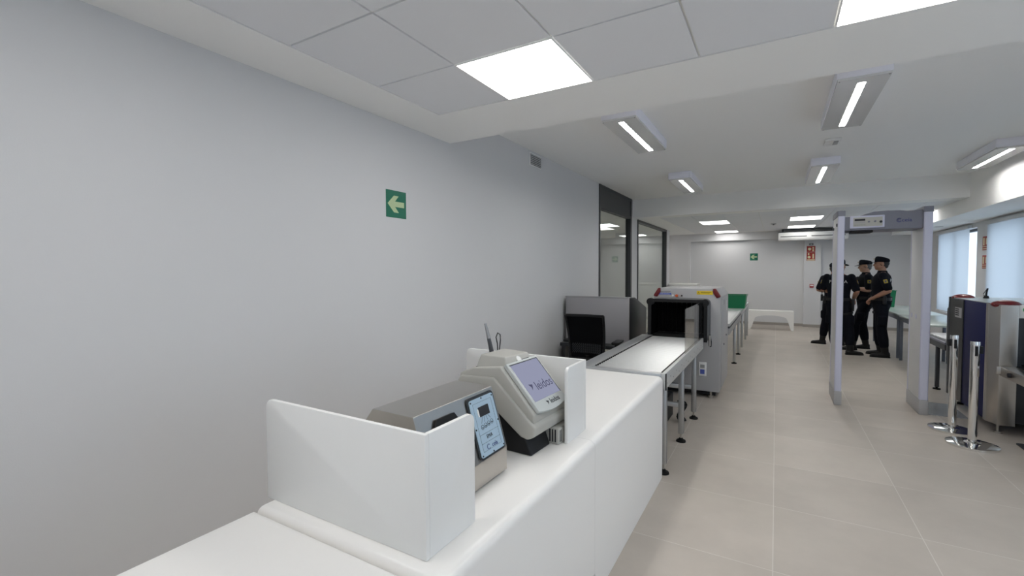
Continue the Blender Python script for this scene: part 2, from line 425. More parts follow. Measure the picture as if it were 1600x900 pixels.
# ------------------------------------------------------------------ bottle liquid scanner
def liquid_scanner():
    t = thing('liquid_scanner', 'stainless steel bottle liquid scanner with pale blue keypad plate on the counter', 'scanner', (-1.08, 1.31, .765))
    pr = [(-.915, .775), (-.915, .865), (-.986, 1.098), (-1.165, 1.10), (-1.30, .93), (-1.30, .775)]
    build('casing', MB().prism(pr, 'y', 1.075, 1.535, .0015), STEEL, t, 15)
    for (x, y) in ((-.95, 1.11), (-.95, 1.50), (-1.26, 1.11), (-1.26, 1.50)): build('foot', MB().cyl((x, y, .7652), (x, y, .776), .012), RUBBER, t)
    p0, p1 = Vector((-.915, 0, .865)), Vector((-.985, 0, 1.095)); up = (p1-p0).normalized(); rt = Vector((0, 1, 0)); n = rt.cross(up)
    if n.x < 0: n = -n
    def at(y, s, h=0): return p0+up*s+n*h+Vector((0, y, 0))
    def plate(name, y0, y1, s0, s1, h0, h1, m, rad, parent):
        pts = rrect(y0, y1, s0, s1, rad); b = bmesh.new()
        lo = [b.verts.new(at(y, s, h0)) for y, s in pts]; hi = [b.verts.new(at(y, s, h1)) for y, s in pts]; k = len(pts)
        b.faces.new(hi); b.faces.new(lo[::-1])
        for i in range(k): b.faces.new((lo[i], lo[(i+1) % k], hi[(i+1) % k], hi[i]))
        bmesh.ops.recalc_face_normals(b, faces=b.faces); m_ = MB(); m_._merge(b); return build(name, m_, m, parent, 40)
    fr = plate('keypad_gasket', 1.345, 1.521, .004, .232, .0005, .006, DARK, .018, t)
    kp = plate('keypad_plate', 1.354, 1.512, .012, .222, .0062, .009, BLUEPANEL, .010, fr)
    plate('display', 1.398, 1.464, .152, .188, .0092, .012, INK, .003, fr)
    plate('display_light', 1.390, 1.397, .154, .182, .0092, .0115, WHITE, .002, fr)
    for (y, s) in ((1.362, .213), (1.433, .217), (1.504, .213), (1.359, .115), (1.507, .115), (1.362, .019), (1.433, .016), (1.504, .019)):
        build('screw', MB().cyl(at(y, s, .009), at(y, s, .0105), .0032, seg=10), INK, fr)
    for k in range(4):
        y = 1.400+.0215*k; m_ = MB(); s = .114+.002*k
        for q in range(18):
            a0, a1 = R(20*q), R(20*q+22)
            m_.cyl(at(y+.0085*math.cos(a0), s+.0085*math.sin(a0), .0095), at(y+.0085*math.cos(a1), s+.0085*math.sin(a1), .0095), .0007, seg=5)
        m_.cyl(at(y, s-.002, .009), at(y, s-.002, .0108), .0026, seg=10); build('push_button', m_, INK, fr)
        build('lead_line', MB().cyl(at(y, .128+.002*k, .0093), at(1.413+.012*k, .150, .0093), .0005, seg=4), INK, fr)
    text('EMA', .020, at(1.430, .075, .0095), (0, 1, 0), up, INK, fr)
    text('ceia', .024, at(1.450, .040, .0095), (0, 1, 0), up, NAVYTXT, fr, squeeze=1)
    m_ = MB()
    for q in range(14):
        a0, a1 = R(40+20*q), R(62+20*q); m_.cyl(at(1.408+.009*math.cos(a0), .040+.009*math.sin(a0), .0095), at(1.408+.009*math.cos(a1), .040+.009*math.sin(a1), .0095), .0012, seg=5)
    build('maker_emblem', m_, NAVYTXT, fr)
    m_ = MB()
    for s in (.058, .090): m_.cyl(at(1.37, s, .0093), at(1.497, s, .0093), .0005, seg=4)
    for (a, c) in (((1.372, .03), (1.372, .205)), ((1.494, .03), (1.494, .205)), ((1.372, .205), (1.494, .205)), ((1.372, .03), (1.494, .03))): m_.cyl(at(*a, .0093), at(*c, .0093), .0004, seg=4)
    build('printed_border', m_, INK, fr)
    # bottle opening: black hexagonal funnel
    c = (1.215, .135); ring = [(c[0]+.095*math.cos(R(a)), c[1]+.085*math.sin(R(a))) for a in (0, 60, 120, 180, 240, 300)]
    b = bmesh.new(); o_ = [b.verts.new(at(y, s, .001)) for y, s in ring]; o2 = [b.verts.new(at(y, s, .010)) for y, s in ring]
    i_ = [b.verts.new(at(c[0]+(y-c[0])*.72, c[1]+(s-c[1])*.72, .010)) for y, s in ring]; i2 = [b.verts.new(at(c[0]+(y-c[0])*.60, c[1]+(s-c[1])*.60, .001)) for y, s in ring]
    for A, B in ((o_, o2), (o2, i_), (i_, i2)):
        for k in range(6): b.faces.new((A[k], A[(k+1) % 6], B[(k+1) % 6], B[k]))
    b.faces.new(i2); b.faces.new(o_[::-1]); bmesh.ops.recalc_face_normals(b, faces=b.faces); m_ = MB(); m_._merge(b); build('bottle_opening', m_, BLACK, t, 20)
liquid_scanner()

# ------------------------------------------------------------------ explosive trace detector with touchscreen
def trace_detector():
    a = R(-3); piv = Vector((-.907, 1.69, .765))
    t = thing('trace_detector', 'beige desktop trace detector with tilted touchscreen showing a logo, beside the steel scanner', 'detector', piv, a, world=False)
    def L(p): return (p[0]+.90, p[1]-.765)           # section coordinates relative to pivot
    w0, w1 = .01, .335
    def pr(name, pts, y0, y1, m, bev=0, par=t, seg=3): return build(name, MB().prism([L(p) for p in pts], 'y', y0, y1, bev, seg), m, par, 35)
    pr('base', [(-.885, .766), (-1.15, .766), (-1.22, .90), (-1.24, 1.035), (-1.10, 1.03), (-.93, .875)], .012, .185, BLACK, .01)
    lower = pr('lower_housing', [(-1.285, 1.045), (-1.265, 1.075), (-1.075, 1.085), (-.862, .895), (-.868, .855), (-.90, .838), (-.935, .845), (-1.19, 1.03)], 0, w1, BEIGE, .008)
    upper = pr('upper_housing', [(-1.285, 1.05), (-1.275, 1.085), (-1.20, 1.115), (-1.045, 1.135), (-.872, .945), (-.875, .905), (-1.07, 1.05)], .012, w1-.012, BEIGE, .008)
    # bezel: slab following the 47 degree face
    p0 = Vector((-1.040+.90, 0, 1.140-.765)); p1 = Vector((-.862+.90, 0, .945-.765)); dn = (p1-p0).normalized(); n = Vector((0, 1, 0)).cross(dn)
    if n.z < 0: n = -n
    Ls = (p1-p0).length
    def at(y, s, h=0): return p0+dn*s+n*h+Vector((0, y, 0))
    def slab(name, pts, h0, h1, m, par, bev=0):
        b = bmesh.new(); lo = [b.verts.new(at(y, s, h0)) for y, s in pts]; hi = [b.verts.new(at(y, s, h1)) for y, s in pts]; k = len(pts)
        b.faces.new(hi); b.faces.new(lo[::-1])
        for i in range(k): b.faces.new((lo[i], lo[(i+1) % k], hi[(i+1) % k], hi[i]))
        bmesh.ops.recalc_face_normals(b, faces=b.faces)
        if bev: bmesh.ops.bevel(b, geom=b.edges[:], offset=bev, segments=2, affect='EDGES', profile=.5)
        m_ = MB(); m_._merge(b); return build(name, m_, m, par, 40)
    # bezel outline with bowed bottom edge
    bow = [(.03+.265*k/8, Ls-.008+.016*math.sin(PI*k/8)) for k in range(9)]
    bz = slab('screen_bezel', [(.030, .004), (.295, .004)]+bow[::-1], -.005, .014, BEIGE2, t, .004)
    slab('display', [(.047, .020), (.278, .020), (.278, .212), (.047, .212)], .0142, .0150, SCREEN, bz)
    slab('display_edge', [(.043, .016), (.282, .016), (.282, .0195), (.043, .0195)], .0142, .0160, DARK, bz)
    slab('display_edge', [(.2785, .0195), (.282, .0195), (.282, .214), (.2785, .214)], .0142, .0160, DARK, bz)
    text('leidos', .062, at(.195, .150, .0155), (0, 1, 0), -dn, SCRTXT, bz, 'screen_logo', extrude=.0002)
    arrow = [(.078, .128), (.108, .134), (.100, .146), (.086, .160), (.090, .145)]
    slab('screen_emblem', arrow, .0151, .0156, SCRTXT, bz)
    text('leidos', .036, at(.195, .236, .0146), (0, 1, 0), -dn, INK, bz, 'maker_logo')
    slab('maker_emblem', [(.122, .226), (.142, .230), (.135, .240), (.126, .246), (.130, .238)], .0142, .0150, INK, bz)
    build('badge', MB().cyl(at(.150, -.004, .002), at(.150, -.004, .012), .016, seg=20), WHITE, t)
    # hopper lid on the top deck
    b = bmesh.new(); z0, z1 = 1.122-.765, 1.172-.765
    lo = [b.verts.new(p) for p in ((-.305, .035, z0-.022), (-.125, .035, z0), (-.125, .27, z0), (-.305, .27, z0-.022))]
    hi = [b.verts.new(p) for p in ((-.285, .055, z1), (-.145, .050, z1), (-.150, .255, z1-.006), (-.285, .25, z1))]
    b.faces.new(lo[::-1]); b.faces.new(hi)
    for i in range(4): b.faces.new((lo[i], lo[(i+1) % 4], hi[(i+1) % 4], hi[i]))
    bmesh.ops.recalc_face_normals(b, faces=b.faces); bmesh.ops.bevel(b, geom=b.edges[:], offset=.006, segments=3, affect='EDGES', profile=.5)
    m_ = MB(); m_._merge(b); lid = build('sampler_lid', m_, BEIGE, t, 40)
    build('sample_slot', MB().box(-.140, -.134, .13, .24, z1-.034, z1-.028, rot=None), INK, lid)
    build('lid_gasket', MB().box(-.300, -.128, .037, .268, z0-.028, z0-.005), INK, lid)
    # power pack with vents at the right
    pk = build('power_pack', MB().box(-.09, .052, .19, .325, .001, .078, .006), BEIGE, t)
    for k in range(3): build('vent_slot', MB().box(.004+.014*k, .011+.014*k, .1888, .1899, .012, .070), INK, pk)
    for k in range(2): build('vent_slot', MB().box(.0515, .0528, .202+.012*k, .207+.012*k, .012, .066), INK, pk)
    build('maker_emblem', MB().box(.0515, .0528, .27, .292, .045, .055), INK, pk)
trace_detector()
t = thing('printer_box', 'low dark grey box at the back of the counter behind the steel scanner', 'box', (-1.38, 1.88, .765))
build('casing', MB().box(-1.51, -1.325, 1.70, 2.05, .768, .945, .008), DGREY, t); build('lid', MB().box(-1.505, -1.33, 1.705, 2.045, .9455, .952, .002), DARK, t)
t = thing('sampling_wand', 'clear and grey sampling wand sticking up behind the machine lid', 'wand', (-1.24, 1.93, 1.10))
build('handle', MB().cyl((-1.225, 1.925, 1.116), (-1.235, 1.90, 1.225), .013, .0095), DGREY, t); build('tip', MB().cyl((-1.235, 1.90, 1.226), (-1.245, 1.885, 1.30), .0095, .006), mat('smoky_clear_plastic', (.55, .56, .58), .2, Transmission_Weight=.6), t)
pts = [(-1.22, 1.965, 1.09), (-1.225, 1.965, 1.19), (-1.235, 1.968, 1.222), (-1.235, 1.985, 1.242), (-1.23, 2.0, 1.232), (-1.225, 1.995, 1.205), (-1.22, 1.975, 1.15), (-1.22, 1.97, 1.09)]
tag(build('cable_loop', MB().tube(pts, .0028, 8), BLACK), 'thin black wire loop rising beside the sampling wand', 'cable')

# ------------------------------------------------------------------ entry roller table
def entry_conveyor():
    t = thing('roller_conveyor', 'aluminium roller table with glass guard leading into the grey X-ray tunnel', 'conveyor', (-1.05, 4.55, 0))
    y0, y1, zt = 3.50, 5.575, .785
    rr = build('side_rail', MB().box(-.735, -.705, y0, y1, .665, zt, .003), ALU2, t); rr['label'] = 'deep right-hand rail facing the aisle'
    for k in range(17): build('rail_screw', MB().cyl((-.7055, y0+.08+.12*k, .70+.03*(k % 2)), (-.7035, y0+.08+.12*k, .70+.03*(k % 2)), .004, seg=8), DGREY, rr)
    build('side_rail', MB().box(-1.40, -1.275, y0, y1, .745, zt, .003), ALU, t)
    build('end_rail', MB().box(-1.40, -.7355, y0-.004, y0+.045, .70, zt-.001, .003), ALU, t)
    build('end_cap', MB().box(-.7045, -.698, y0+.0, y0+.018, .66, zt), BLACK, t)
    build('guide_strip', MB().box(-.7445, -.7355, y0+.05, y1, .76, zt+.003), BLACK, t)
    build('support_pan', MB().box(-1.27, -.745, y0+.045, y1, .70, .725), DGREY, t)
    for k in range(39):
        y = y0+.075+.051*k
        ro = build('roller', MB().cyl((-1.262, y, .761), (-.745, y, .761), .0208, seg=16), ROLL, t)
        build('roller_bearing', MB().box(-1.274, -1.263, y-.015, y+.015, .765, zt+.001), BLACK, ro)
    for y in (3.57, 4.32, 5.06):
        for x in (-.728, -1.36):
            lg = build('leg', MB().box(x-.023, x+.023, y-.023, y+.023, .075, .664 if x > -1 else .744, .004), ALU, t)
            build('groove', MB().box(x+.0225, x+.0240, y-.005, y+.005, .08, .66), DGREY, lg)
            build('threaded_stem', MB().cyl((x, y, .02), (x, y, .08), .009), STEEL, lg)
            build('foot', MB().cyl((x, y, .0), (x, y, .014), .043, .040).cyl((x, y, .014), (x, y, .035), .03, .014), RUBBER, lg)
        build('crossbar', MB().box(-1.337, -.751, y-.02, y+.02, .315, .355, .003), ALU, t)
    build('crossbar', MB().box(-1.337, -.751, 4.30, 4.34, .49, .53, .003), ALU, t)
    gp = build('guard_glass', MB().box(-.722, -.714, 4.43, 5.578, zt+.003, 1.20), ACRYL, t); gp['label'] = 'clear upright guard panel'
entry_conveyor()
t = thing('power_unit', 'black power unit box on the floor under the roller table', 'power supply', (-1.1, 4.75, 0))
build('casing', MB().box(-1.28, -.93, 4.48, 5.03, .02, .27, .01), BLACK, t); build('front_grille', MB().box(-1.25, -.96, 4.474, 4.481, .06, .22), DGREY, t)
m_ = MB()
for k in range(4):
    ring = [(-.83+.01*k+.02*math.sin(a*3), 4.86+.05*math.cos(a)+.01*k, .12+.10*math.sin(a)) for a in [2*PI*q/24 for q in range(25)]]
    m_.tube(ring, .009, 8)
tag(build('cable_coil', m_, BLACK), 'coiled black cable hanging by the power unit under the roller table', 'cable')

# ------------------------------------------------------------------ left x-ray machine
def xray_left():
    t = thing('xray_scanner', 'grey baggage X-ray scanner with yellow label behind the roller table', 'X-ray scanner', (-.96, 6.45, 0))
    X0, X1, Y0, Y1 = -1.345, -.57, 5.95, 6.95
    pr = [(X0, .085), (X1, .085), (X1, 1.235), (X1-.055, 1.335), (X0+.055, 1.335), (X0, 1.235)]
    bd = build('body', MB().prism(pr, 'y', Y0, Y1, .004), XGREY, t)
    build('plinth', MB().box(X0+.05, X1-.05, Y0+.06, Y1-.06, .03, .084), BLACK, t)
    for (x, y) in ((X0+.1, Y0+.09), (X1-.1, Y0+.09), (X0+.1, Y1-.1), (X1-.1, Y1-.1)):
        build('foot', MB().cyl((x, y-.04, 0), (x, y-.04, .03), .03).cyl((x, y-.04, .03), (x, y-.04, .085), .012), STEEL, t)
    # hood
    hx0, hx1, hy0, hz0, hz1, th = -1.33, -.675, 5.60, .74, 1.215, .028
    def ring(x0, x1, z0, z1, r_): return rrect(x0, x1, z0, z1, r_, (0, 0, 1, 1), 6)
    o_, i_ = ring(hx0, hx1, hz0, hz1, .055), ring(hx0+th, hx1-th, hz0+th, hz1-th, .035)
    def tubepr(o_, i_, ya, yb):
        b = bmesh.new(); V = [[b.verts.new((p[0], y, p[1])) for p in q] for q in (o_, i_) for y in (ya, yb)]
        k = len(o_)
        for i in range(k):
            j = (i+1) % k
            b.faces.new((V[0][i], V[0][j], V[1][j], V[1][i])); b.faces.new((V[2][i], V[3][i], V[3][j], V[2][j]))
            b.faces.new((V[0][i], V[2][i], V[2][j], V[0][j])); b.faces.new((V[1][i], V[1][j], V[3][j], V[3][i]))
        bmesh.ops.recalc_face_normals(b, faces=b.faces); m_ = MB(); m_._merge(b); return m_
    hd = build('tunnel_hood', tubepr(o_, i_, hy0, Y0-.001), DGREY, t, 25)
    build('rubber_edge', tubepr(ring(hx0-.006, hx1+.006, hz0-.006, hz1+.006, .058), ring(hx0+th+.004, hx1-th-.004, hz0+th+.004, hz1-th-.004, .033), hy0-.016, hy0-.0005), BLACK, hd, 25)
    build('hood_knuckle', MB().cyl((hx0+.02, hy0-.02, hz1-.03), (hx0+.02, hy0+.05, hz1-.03), .042), BLACK, hd)
    build('hood_knuckle', MB().cyl((hx1-.02, hy0-.02, hz1-.03), (hx1-.02, hy0+.05, hz1-.03), .042), BLACK, hd)
    build('hood_liner', tubepr(ring(hx0+th+.001, hx1-th-.001, hz0+th+.001, hz1-th-.001, .034), ring(hx0+th+.006, hx1-th-.006, hz0+th+.006, hz1-th-.006, .030), hy0+.01, Y0-.002), CURT, hd, 25)
    build('belt', MB().box(hx0+th+.01, hx1-th-.01, 5.605, Y0-.002, hz0+th+.007, .783), RUBBER, t)
    for k in range(10):
        x = hx0+th+.012+k*.0577
        build('lead_curtain_strip', MB().box(x, x+.0555, Y0-.03, Y0-.024, .790, hz1-th-.01), CURT, t)
    build('latch', MB().box(hx1+.0005, hx1+.03, hy0+.10, hy0+.13, .74, .80, .004).cyl((hx1+.02, hy0+.11, .68), (hx1+.02, hy0+.11, .76), .012), STEEL, t)
    build('cable_gland', MB().tube([(hx1+.015, hy0+.16, .80), (hx1+.025, hy0+.17, .72), (hx1+.02, hy0+.2, .66)], .01), BLACK, t)
    # corner lamps
    for (a, c, nm) in ((X0-.003, 1, 'red corner lamp'), (X1+.003, -1, 'red corner lamp')):
        p = [(a, 1.235), (a, 1.25), (a+c*.055, 1.338), (a+c*.085, 1.338), (a+c*.085, 1.29), (a+c*.045, 1.225)]
        o = build('corner_lamp', MB().prism(p, 'y', Y0-.018, Y0+.05, .008), RED, t)
    build('warning_label', MB().box(-.835, -.655, Y0-.0022, Y0-.0002, 1.262, 1.306), YEL, bd)
    text('!', .03, (-.815, Y0-.003, 1.284), (1, 0, 0), (0, 0, 1), INK, bd, 'label_print', extrude=.0002)
    tri = [(-.829, 1.269), (-.801, 1.269), (-.815, 1.299)]
    m_ = MB()
    for i in range(3):
        a, c = tri[i], tri[(i+1) % 3]; m_.cyl((a[0], Y0-.003, a[1]), (c[0], Y0-.003, c[1]), .0012, seg=5)
    m_.box(-.79, -.67, Y0-.003, Y0-.0025, 1.291, 1.296); m_.box(-.79, -.69, Y0-.003, Y0-.0025, 1.280, 1.283)
    build('label_print', m_, INK, bd)
    build('blue_label', MB().box(-1.29, -1.135, Y0-.0022, Y0-.0002, 1.253, 1.275), BLUEL, bd)
    text('X-Ray Screening', .017, (-1.212, Y0-.003, 1.264), (1, 0, 0), (0, 0, 1), BACKTXT, bd, 'label_print', extrude=.0002)
    text('Rapiscan 620DV', .022, (-1.215, Y0-.0015, 1.291), (1, 0, 0), (0, 0, 1), INK, bd, 'model_lettering', extrude=.0005)
    build('button', MB().cyl((-1.115, Y0-.014, 1.246), (-1.115, Y0+.0, 1.246), .011), WHITE, bd)
    build('emergency_button', MB().cyl((-1.065, Y0-.03, 1.243), (-1.065, Y0+.0, 1.243), .018, .015), ORANGE, bd)
    build('button', MB().cyl((-1.008, Y0-.014, 1.244), (-1.008, Y0+.0, 1.244), .010), INK, bd)
    build('key_switch', MB().cyl((-1.066, Y0-.02, 1.222), (-1.066, Y0+.0, 1.222), .009), STEEL, bd)
    build('side_door', MB().box(X1+.0002, X1+.006, Y0+.14, Y1-.04, .12, 1.215, .002), XGREY, bd)
    for (y, z) in ((6.35, .62), (6.66, .70)): build('lock', MB().cyl((X1+.006, y, z), (X1+.012, y, z), .012), INK, bd)
    build('slot', MB().box(X1+.006, X1+.0075, 6.32, 6.345, 1.12, 1.19), DGREY, bd); build('slot', MB().box(X1+.006, X1+.0075, 6.68, 6.70, 1.02, 1.16), WHITE, bd)
    sk = build('socket_panel', MB().box(-.80, -.715, Y0-.012, Y0-.0002, .27, .44, .003), WHITE, bd)
    build('socket', MB().box(-.785, -.735, Y0-.016, Y0-.0125, .295, .35), BLUEL, sk); build('socket', MB().box(-.785, -.735, Y0-.016, Y0-.0125, .37, .41), ALU, sk)
    # exit hood
    build('exit_hood', tubepr(o_, i_, Y1+.001, Y1+.14), DGREY, t, 25)
xray_left()
# exit conveyor and table beyond the machine
def frame_table(t, x0, x1, y0, y1, zt, legs, pads, topm, lm, rails=.07, name='table_top'):
    build(name, MB().box(x0, x1, y0, y1, zt-.028, zt, .004), topm, t)
    build('side_rail', MB().box(x0+.004, x0+.03, y0+.004, y1-.004, zt-.028-rails, zt-.0285), lm, t)
    build('side_rail', MB().box(x1-.03, x1-.004, y0+.004, y1-.004, zt-.028-rails, zt-.0285), lm, t)
    for y in legs:
        for x in (x0+.03, x1-.03):
            zb = .03 if pads else 0
            lg = build('leg', MB().box(x-.02, x+.02, y-.02, y+.02, zb, zt-.028-rails-.0005, .003), lm, t)
            if pads: build('foot', MB().cyl((x, y, 0), (x, y, .014), .04).cyl((x, y, .014), (x, y, .034), .012), RUBBER, lg)
t = thing('exit_conveyor', 'grey roller conveyor leaving the rear of the left X-ray scanner', 'conveyor', (-.9, 8.3, 0))
frame_table(t, -1.30, -.555, 7.10, 9.50, .76, (8.40, 9.35), True, DGREY, ALU, .09, 'bed')
for k in range(38): build('roller', MB().cyl((-1.27, 7.15+.062*k, .772), (-.60, 7.15+.062*k, .772), .024, seg=12), ROLL, t)
build('side_guide', MB().box(-.592, -.557, 7.10, 9.50, .7602, .80), ALU2, t); build('side_guide', MB().box(-1.298, -1.275, 7.10, 9.50, .7602, .80), ALU2, t)
t = thing('search_table', 'pale topped table holding the green bin beyond the left X-ray scanner', 'table', (-.9, 10.9, 0))
frame_table(t, -1.30, -.55, 9.56, 12.25, .80, (10.25, 11.45, 12.15), False, TABLETOP, ALU)

def bin_tray(name, label, x0, x1, y0, y1, z0, h, n=2):
    t = thing(name, label, 'crate', ((x0+x1)/2, (y0+y1)/2, z0)); tp = .03
    def taper(zz0, zz1, e0, e1, wall=.006):
        b = bmesh.new()
        def rg(e, z): return [b.verts.new(p) for p in ((x0+e, y0+e, z), (x1-e, y0+e, z), (x1-e, y1-e, z), (x0+e, y1-e, z))]
        a, c, d, f_ = rg(e0, zz0), rg(e1, zz1), rg(e1+wall, zz1), rg(e0+wall, zz0+wall)
        for A, B in ((a, c), (c, d), (d, f_)):
            for k in range(4): b.faces.new((A[k], A[(k+1) % 4], B[(k+1) % 4], B[k]))
        b.faces.new(a[::-1]); b.faces.new(f_); bmesh.ops.recalc_face_normals(b, faces=b.faces); m_ = MB(); m_._merge(b); return m_
    build('tub', taper(z0+.001, z0+h, tp, .008), GREEN, t, 20)
    m_ = MB()
    for zz in (z0+h-.012,):
        m_.box(x0-.004, x1+.004, y0-.004, y0+.008, zz, zz+.012); m_.box(x0-.004, x1+.004, y1-.008, y1+.004, zz, zz+.012)
        m_.box(x0-.004, x0+.008, y0, y1, zz, zz+.012); m_.box(x1-.008, x1+.004, y0, y1, zz, zz+.012)
    build('rim', m_, GREEN, t)
bin_tray('storage_crate', 'green plastic crate on the table beyond the left X-ray scanner', -.98, -.495+.0, 10.0, 10.55, .80, .262)

# ------------------------------------------------------------------ operator console and chair
t = thing('operator_console', 'grey operator cabinet with black angled side standing by the left wall behind the chair', 'cabinet', (-2.05, 6.2, 0))
build('front_panel', MB().box(-2.50, -1.625, 5.80, 5.83, .60, 1.205, .003), CONS, t)
pr = [(5.831, .55), (5.831, 1.20), (6.10, 1.20), (6.72, 1.02), (6.72, .55)]
build('hood', MB().prism(pr, 'x', -2.495, -1.628, .004), DARK, t)
build('top_trim', MB().box(-2.505, -1.62, 5.795, 5.86, 1.2055, 1.215, .002), XGREY, t)
build('desk_shelf', MB().box(-2.50, -1.60, 5.60, 6.75, .555, .598, .004), DARK, t)
for x in (-2.47, -1.66): build('side_support', MB().box(x-.02, x+.02, 5.66, 6.7, 0, .5545), DARK, t)
def office_chair():
    t = thing('office_chair', 'black mesh-back office chair with armrests seen from behind', 'chair', (-1.93, 5.32, 0), R(3), world=False)
    # local: back faces -y (towards the camera), sitter faces +y
    def backpt(u_, v_):   # u across -1..1, v up 0..1
        wd = .20+.028*v_; return Vector((u_*wd, -.235-.10*v_+.03*u_*u_*-1+.04*math.sin(PI*v_), .52+.52*v_))
    for u_ in (-1, 1): build('back_frame', MB().tube([backpt(u_, k/10) for k in range(11)], .014), BLACK, t)
    build('back_frame', MB().tube([backpt(-1+2*k/10, 1) for k in range(11)], .016), BLACK, t)
    build('back_frame', MB().tube([backpt(-1+2*k/10, 0) for k in range(11)], .014), BLACK, t)
    m_ = MB(); n1, n2 = 12, 14
    for th_ in (-.003, .003):
        V = [[m_.bm.verts.new(backpt(-1+2*i/n1, j/n2)+Vector((0, th_, 0))) for j in range(n2+1)] for i in range(n1+1)]
        for i in range(n1):
            for j in range(n2): m_.bm.faces.new((V[i][j], V[i+1][j], V[i+1][j+1], V[i][j+1]))
    build('mesh_back', m_, MESHF, t)
    m_ = MB()
    for k in range(14):
        for q in range(4):
            a = backpt(-.85+.12*k, .13+.055*q)+Vector((0, -.012, 0)); c = backpt(-.79+.12*k, .13+.055*(q+1))+Vector((0, -.012, 0)); d = backpt(-.73+.12*k, .13+.055*q)+Vector((0, -.012, 0))
            m_.cyl(a, c, .004, seg=5); m_.cyl(c, d, .004, seg=5)
    build('lumbar_lattice', m_, DARK, t)
    build('seat', MB().box(-.24, .24, -.22, .25, .43, .50, .028, 4), BLACK, t)
    build('seat_pan', MB().box(-.2, .2, -.18, .2, .40, .4295, .01), DARK, t)
    build('back_bracket', MB().tube([(0, -.05, .415), (0, -.2, .42), (0, -.25, .47), (0, -.24, .56)], .022), BLACK, t)
    for s in (-1, 1):
        a = build('armrest', MB().box(s*.30-.045, s*.30+.045, -.13, .14, .685, .715, .012, 3), BLACK, t)
        build('arm_post', MB().box(s*.29-.02, s*.29+.02, -.03, .03, .45, .6845, .006).box(min(s*.2, s*.30), max(s*.2, s*.30), -.03, .03, .42, .4499, .004), BLACK, a)
    build('gas_column', MB().cyl((0, 0, .10), (0, 0, .3995), .028), BLACK, t)
    for k in range(5):
        a = R(72*k+20); e = (.29*math.cos(a), .29*math.sin(a), .075)
        sp = build('base_arm', MB().cyl((.02*math.cos(a), .02*math.sin(a), .11), e, .024, .016), BLACK, t)
        build('caster', MB().cyl((e[0]-.014*math.sin(a), e[1]+.014*math.cos(a), .0275), (e[0]+.014*math.sin(a), e[1]-.014*math.cos(a), .0275), .0275).cyl((e[0], e[1], .0275), (e[0], e[1], .07), .008), RUBBER, sp)
office_chair()

# ------------------------------------------------------------------ walk-through metal detector
def metal_detector():
    t = thing('metal_detector', 'pale grey walk-through metal detector arch in the middle of the aisle', 'metal detector', (1.01, 6.64, 0))
    for (xa, xb, nm) in ((.605, .665, 0), (1.352, 1.420, 1)):
        ya, yb = 6.385, 6.915
        outer = (ya+.035, yb-.03)
        p = build('side_panel', MB().box(xa, xb, ya+.03, yb-.03, .16, 2.165, .006), DETG, t)
        build('end_trim', MB().prism(rrect(xa-.003, xb+.003, ya-.005, ya+.0295, .012, (1, 1, 0, 0)), 'z', .16, 2.165), DETB, p)
        build('end_trim', MB().prism(rrect(xa-.003, xb+.003, yb-.0295, yb+.005, .012, (0, 0, 1, 1)), 'z', .16, 2.165), DETB, p)
        build('foot_boot', MB().box(xa-.006, xb+.006, ya-.010, yb+.010, 0, .159, .006), XGREY, p)
        tc_ = [(ya-.006, 2.1655), (ya+.0, 2.225), (ya+.06, 2.23), (yb-.06, 2.23), (yb, 2.225), (yb+.006, 2.1655)]
        build('top_cap', MB().prism(tc_, 'x', xa-.006, xb+.006, .004), DETK, p)
        for y in (6.61, 6.80) if nm else (): build('round_cover', MB().cyl((xa-.004, y, 1.035), (xa+.0, y, 1.035), .027, seg=24), DETB, p)
        if not nm:
            for (y, z) in ((6.45, 2.07), (6.80, 2.05)): build('side_knob', MB().cyl((xa-.012, y, z), (xa, y, z), .018), DGREY, p)
    # crossbeam with gently humped top
    top = [(.6655, 2.155), (.80, 2.160), (.93, 2.200), (1.05, 2.205), (1.16, 2.200), (1.22, 2.190), (1.3515, 2.195)]
    pr = [(.6655, 2.0)]+top+[(1.3515, 2.0)]
    bm_ = build('crossbeam', MB().prism(pr, 'y', 6.42, 6.88, .006), DETK, t, 20)
    cp = build('control_panel', MB().box(.715, 1.025, 6.398, 6.4198, 2.022, 2.160, .006), DETB, bm_)
    build('panel_face', MB().box(.745, 1.005, 6.3955, 6.3978, 2.040, 2.140), BEIGE, bm_)
    build('display', MB().box(.757, .852, 6.393, 6.3954, 2.103, 2.125), INK, bm_)
    build('keypad', MB().box(.757, .852, 6.393, 6.3954, 2.076, 2.094), XGREY, bm_)
    for (x, z) in ((.885, 2.09), (.94, 2.092)): build('knob', MB().cyl((x, 6.386, z), (x, 6.3954, z), .010), DETK, bm_)
    build('key_lock', MB().cyl((.99, 6.386, 2.085), (.99, 6.3954, 2.085), .013), DARK, bm_)
    text('METAL DETECTOR', .012, (.805, 6.3945, 2.056), (1, 0, 0), (0, 0, 1), INK, bm_, 'panel_lettering', extrude=.0002)
    build('sensor_block', MB().box(.73, .93, 6.44, 6.62, 1.972, 1.9995, .006), BLACK, bm_)
    text('ceia', .055, (1.215, 6.4185, 2.093), (1, 0, 0), (0, 0, 1), NAVYTXT, bm_, 'maker_logo', extrude=.001, squeeze=1.0)
    m_ = MB()
    for rr in (.012, .021):
        for q in range(15):
            a0, a1 = R(40+19*q), R(61+19*q); m_.cyl((1.150+rr*math.cos(a0), 6.418, 2.093+rr*math.sin(a0)), (1.150+rr*math.cos(a1), 6.418, 2.093+rr*math.sin(a1)), .0022, seg=5)
    build('maker_emblem', m_, NAVYTXT, bm_)
metal_detector()

